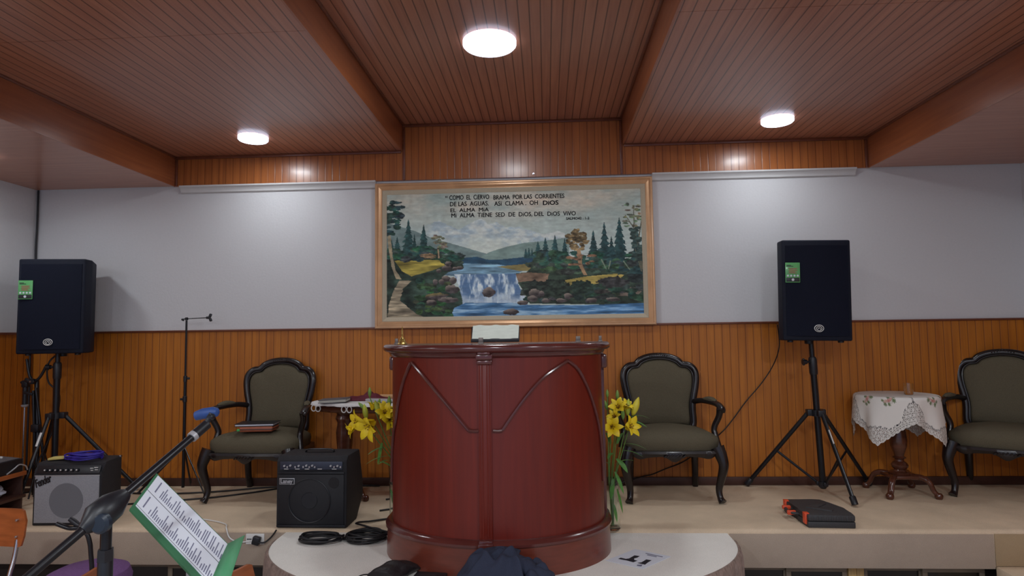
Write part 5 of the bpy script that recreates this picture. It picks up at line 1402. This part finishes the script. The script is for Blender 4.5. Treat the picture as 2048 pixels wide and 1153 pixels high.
obj('joint_knob', merge(cyl(tuple(J + Vector((.014, -.030, -.018))), .024, .024, 'Y', 28, .006)), mat('knob_plastic', C(34, 46, 60), .35), bs)
obj('boom', tube([J - bd_ * .50, J + bd_ * .275], .0102, 16), M_blackmetal, bs)
E1 = q(-.985, 1.73, .905)
obj('boom_collar', tube([J + bd_ * .268, J + bd_ * .280], .0145, 18), M_silver, bs)
obj('boom_grip', tube([J + bd_ * .280, J + bd_ * .325], [.0140, .0135], 18), M_black, bs)
tip = J + bd_ * .328
obj('swivel', merge(tube([tip - bd_ * .01, tip + Vector((.010, .0, .028))], [.008, .007], 12), cyl(tuple(tip + Vector((.008, 0, .018))), .009, .02, 'Y', 12, .003)), M_black, bs)
cc = q(-.972, 1.78, .949)
bm = tube([cc + Vector((-.036, 0, -.006)), cc + Vector((-.032, 0, -.006)), cc + Vector((-.012, 0, .0)), cc + Vector((.018, 0, .004)), cc + Vector((.030, 0, .004)), cc + Vector((.034, 0, .004))], [.006, .013, .0155, .0155, .012, .006], 20)
obj('microphone_holder', bm, mat('blue_rubber', C(44, 76, 138), .5, nscale=60, namt=.1), bs)
for a in (90, 210, 330):
    a = math.radians(a); e = Vector((.27 * math.cos(a), .27 * math.sin(a), .012)); lg = obj('leg', tube([(0, 0, .09), e], .009, 10), M_blackmetal, bs); obj('foot_cap', tube([e * .94 + Vector((0, 0, .004)), e], .012, 10), M_black, lg)

# sheet of music in a green folder on a stand
A = Vector((-1.25, 2.0, .727)); Bp = Vector((-1.222, 1.85, .673)); Cp = Vector((-.938, 1.85, .559))
mu = thing('sheet_music', 'long printed sheet in a green folder, tilted on a stand in the left foreground', 'sheet music', tuple(A))
eu = Cp - A; ev = Bp - A; nn = eu.cross(ev).normalized()
if nn.y > 0: nn = -nn
SP = lambda s, t_, d=0.0: eu * s + ev * t_ + nn * d
def quad(s0, s1, t0, t1, d0, d1):
    bm = B(); a = [bm.verts.new(SP(s, t_, d0)) for s, t_ in ((s0, t0), (s1, t0), (s1, t1), (s0, t1))]; b = [bm.verts.new(SP(s, t_, d1)) for s, t_ in ((s0, t0), (s1, t0), (s1, t1), (s0, t1))]
    bm.faces.new(a); bm.faces.new(b[::-1])
    for i in range(4): bm.faces.new((a[i], a[(i + 1) % 4], b[(i + 1) % 4], b[i]))
    return bm
M_green = mat('green_card_folder', C(84, 158, 112), .5, nscale=8, namt=.15)
M_greend = mat('green_folder_edge', C(52, 112, 76), .5, nscale=8, namt=.15)
obj('folder', quad(-.03, 1.04, -.03, 1.16, -.008, -.001), M_greend, mu)
sh = obj('paper', quad(0, 1, 0, 1, -.001, .001), M_paper, mu)
rr_ = random.Random(11); pcs = []
for row in range(2):
    t0 = .06 + row * .50
    pcs.append(quad(.075 - row * .01, .090 - row * .01, t0 + .02, t0 + .34, .001, .0014))
    s = .15
    while s < .985:
        l = rr_.uniform(.10, .34); pcs.append(quad(s, s + .011, t0 + .36 - l, t0 + .36, .001, .0014)); s += .0245 if rr_.random() > .12 else .034
obj('printing', merge(*pcs), M_ink, sh)
obj('divider', merge(quad(.0, 1.0, .492, .502, .001, .0014), quad(0, 1.0, .965, .972, .001, .0014)), M_inkblack, sh)
# folded green flap at the lower end
bm = B(); a = [SP(1.0, -.02, .002), SP(1.0, 1.0, .002), SP(1.02, 1.22, -.01)]
V = [bm.verts.new(p) for p in (SP(.985, .0, .002), SP(1.115, -.30, .03), SP(1.135, .35, .02), SP(1.16, .9, .01), SP(1.07, 1.3, .0), SP(.99, 1.05, .002), SP(.985, .5, .003))]
bm.faces.new(V); fo = obj('folder_flap', bm, M_green, mu); m_ = fo.modifiers.new('thickness', 'SOLIDIFY'); m_.thickness = .002
sd = thing('music_stand', 'thin silver music stand holding the tilted sheet in the green folder', 'music stand', (-1.10, 1.93, FL))
q = lambda p: Vector(p) - Vector((-1.10, 1.93, FL))
c0 = A + SP(.5, .6, -.022)
obj('desk', merge(tube([q(A + SP(.1, .6, -.012)), q(A + SP(.95, .6, -.012))], .004, 8), tube([q(A + SP(.45, .05, -.012)), q(A + SP(.45, 1.1, -.012))], .004, 8)), M_silver, sd)
obj('pole', tube([q(A + SP(.45, .6, -.018)), q((-1.115, 1.95, .45)), q((-1.10, 1.93, .05))], [.0055, .006, .006], 10), M_silver, sd)
obj('pole', tube([q(A + SP(.40, .9, -.020)), q((-1.085, 1.93, .45)), q((-1.08, 1.93, .05))], [.004, .005, .005], 10), M_silver, sd)
for a in (70, 190, 310):
    a = math.radians(a); obj('leg', tube([(0, 0, .62), (.25 * math.cos(a), .25 * math.sin(a), .006)], .005, 8), M_silver, sd)

def plywood_chair(label, loc, rot):
    t = thing('plywood_chair', label, 'chair', loc, rot, 'orange plywood chairs in the hall')
    # local: back board towards -Y at y=-.2, seat in front of it
    bm = B(); rows = []
    for i in range(25):
        u = -1 + i / 12; x = u * .205; y = -.21 - .03 * (1 - u * u)
        k = min(1, (1 - abs(u)) / .16); rz = .055 * (1 - math.sqrt(max(0, 1 - (1 - k) ** 2)))
        rows.append([(x, y, .70 + rz), (x, y - .012, .70 + rz), (x, y - .022, .88 - rz), (x, y - .010, .88 - rz)])
    add_loft(bm, rows); obj('back_board', bm, M_ply, t)
    for s in (-1, 1):
        for z in (.75, .83): obj('screw', cyl((s * .158, -.2325, z), .006, .036, 'Y', 12, .002), M_chrome, t)
    bm = B(); rows = []
    for i in range(17):
        u = -1 + i / 8; x = u * .2; rows.append([(x, -.17, .45 - .01 * (1 - u * u)), (x, .22, .46 - .01 * (1 - u * u)), (x, .235, .445), (x, .22, .446 - .01 * (1 - u * u)), (x, -.17, .436 - .01 * (1 - u * u))])
    add_loft(bm, rows); obj('seat', bm, M_ply, t)
    for s in (-1, 1):
        obj('leg', tube(smooth_path([(s * .158, -.232, .735), (s * .16, -.215, .66), (s * .165, -.16, .44), (s * .18, -.22, .0)], 5), .0105, 10), M_chrome, t)
        obj('leg', tube(smooth_path([(s * .165, -.14, .43), (s * .17, .15, .432), (s * .175, .19, .40), (s * .19, .22, .0)], 5), .0105, 10), M_chrome, t)
    return t
pc = plywood_chair('orange plywood chair with two screws, at the left edge in front of the stage', (-2.775, 2.83, FL), math.radians(181))
dup(pc, (-1.40, 2.30, FL), math.radians(62), 'orange plywood chair just visible between the green folder and the apron')
dup(pc, (-1.91, 2.15, FL), math.radians(86), 'orange plywood chair at the bottom edge, behind the black boom stand')
M_purple = mat('purple_fabric', C(112, 76, 128), .9, nscale=120, namt=.15, bump=.3)
st_ = thing('purple_stool', 'stool with a round purple cushion at the bottom left, behind the boom stand', 'stool', (-2.37, 3.22, FL))
obj('cushion', lathe([(0, .42), (.17, .42), (.195, .445), (.20, .485), (.185, .525), (.14, .545), (0, .55)], 40), M_purple, st_)
obj('seat_frame', lathe([(0, .40), (.17, .40), (.17, .42), (0, .42)], 32), M_black, st_)
for k_ in range(4):
    a = PI / 4 + k_ * PI / 2; obj('leg', tube([(.13 * math.cos(a), .13 * math.sin(a), .40), (.18 * math.cos(a), .18 * math.sin(a), 0)], .011, 10), M_chrome, st_)
gs = thing('instrument_stand', 'black stand with a curved padded arm, behind the boom stand', 'stand', (-1.98, 2.75, FL))
q = lambda x, y, z: Vector((x + 1.98, y - 2.75, z - FL))
obj('upright', tube(smooth_path([q(-1.99, 2.75, FL + .05), q(-2.0, 2.75, -.2), q(-2.005, 2.75, .12), q(-2.015, 2.75, .235), q(-2.02, 2.75, .27), q(-2.035, 2.75, .31), q(-2.065, 2.745, .335), q(-2.11, 2.74, .338), q(-2.16, 2.73, .36)], 6), .0095, 12), M_blackmetal, gs)
obj('pad', tube([q(-2.115, 2.75, .375), q(-2.10, 2.75, .365), q(-2.085, 2.75, .354), q(-2.07, 2.75, .345)], [.010, .012, .012, .010], 12), M_black, gs)
for a in (30, 150, 270):
    a = math.radians(a); obj('leg', tube([(0, 0, .14), (.2 * math.cos(a), .2 * math.sin(a), .010)], .009, 10), M_blackmetal, gs)
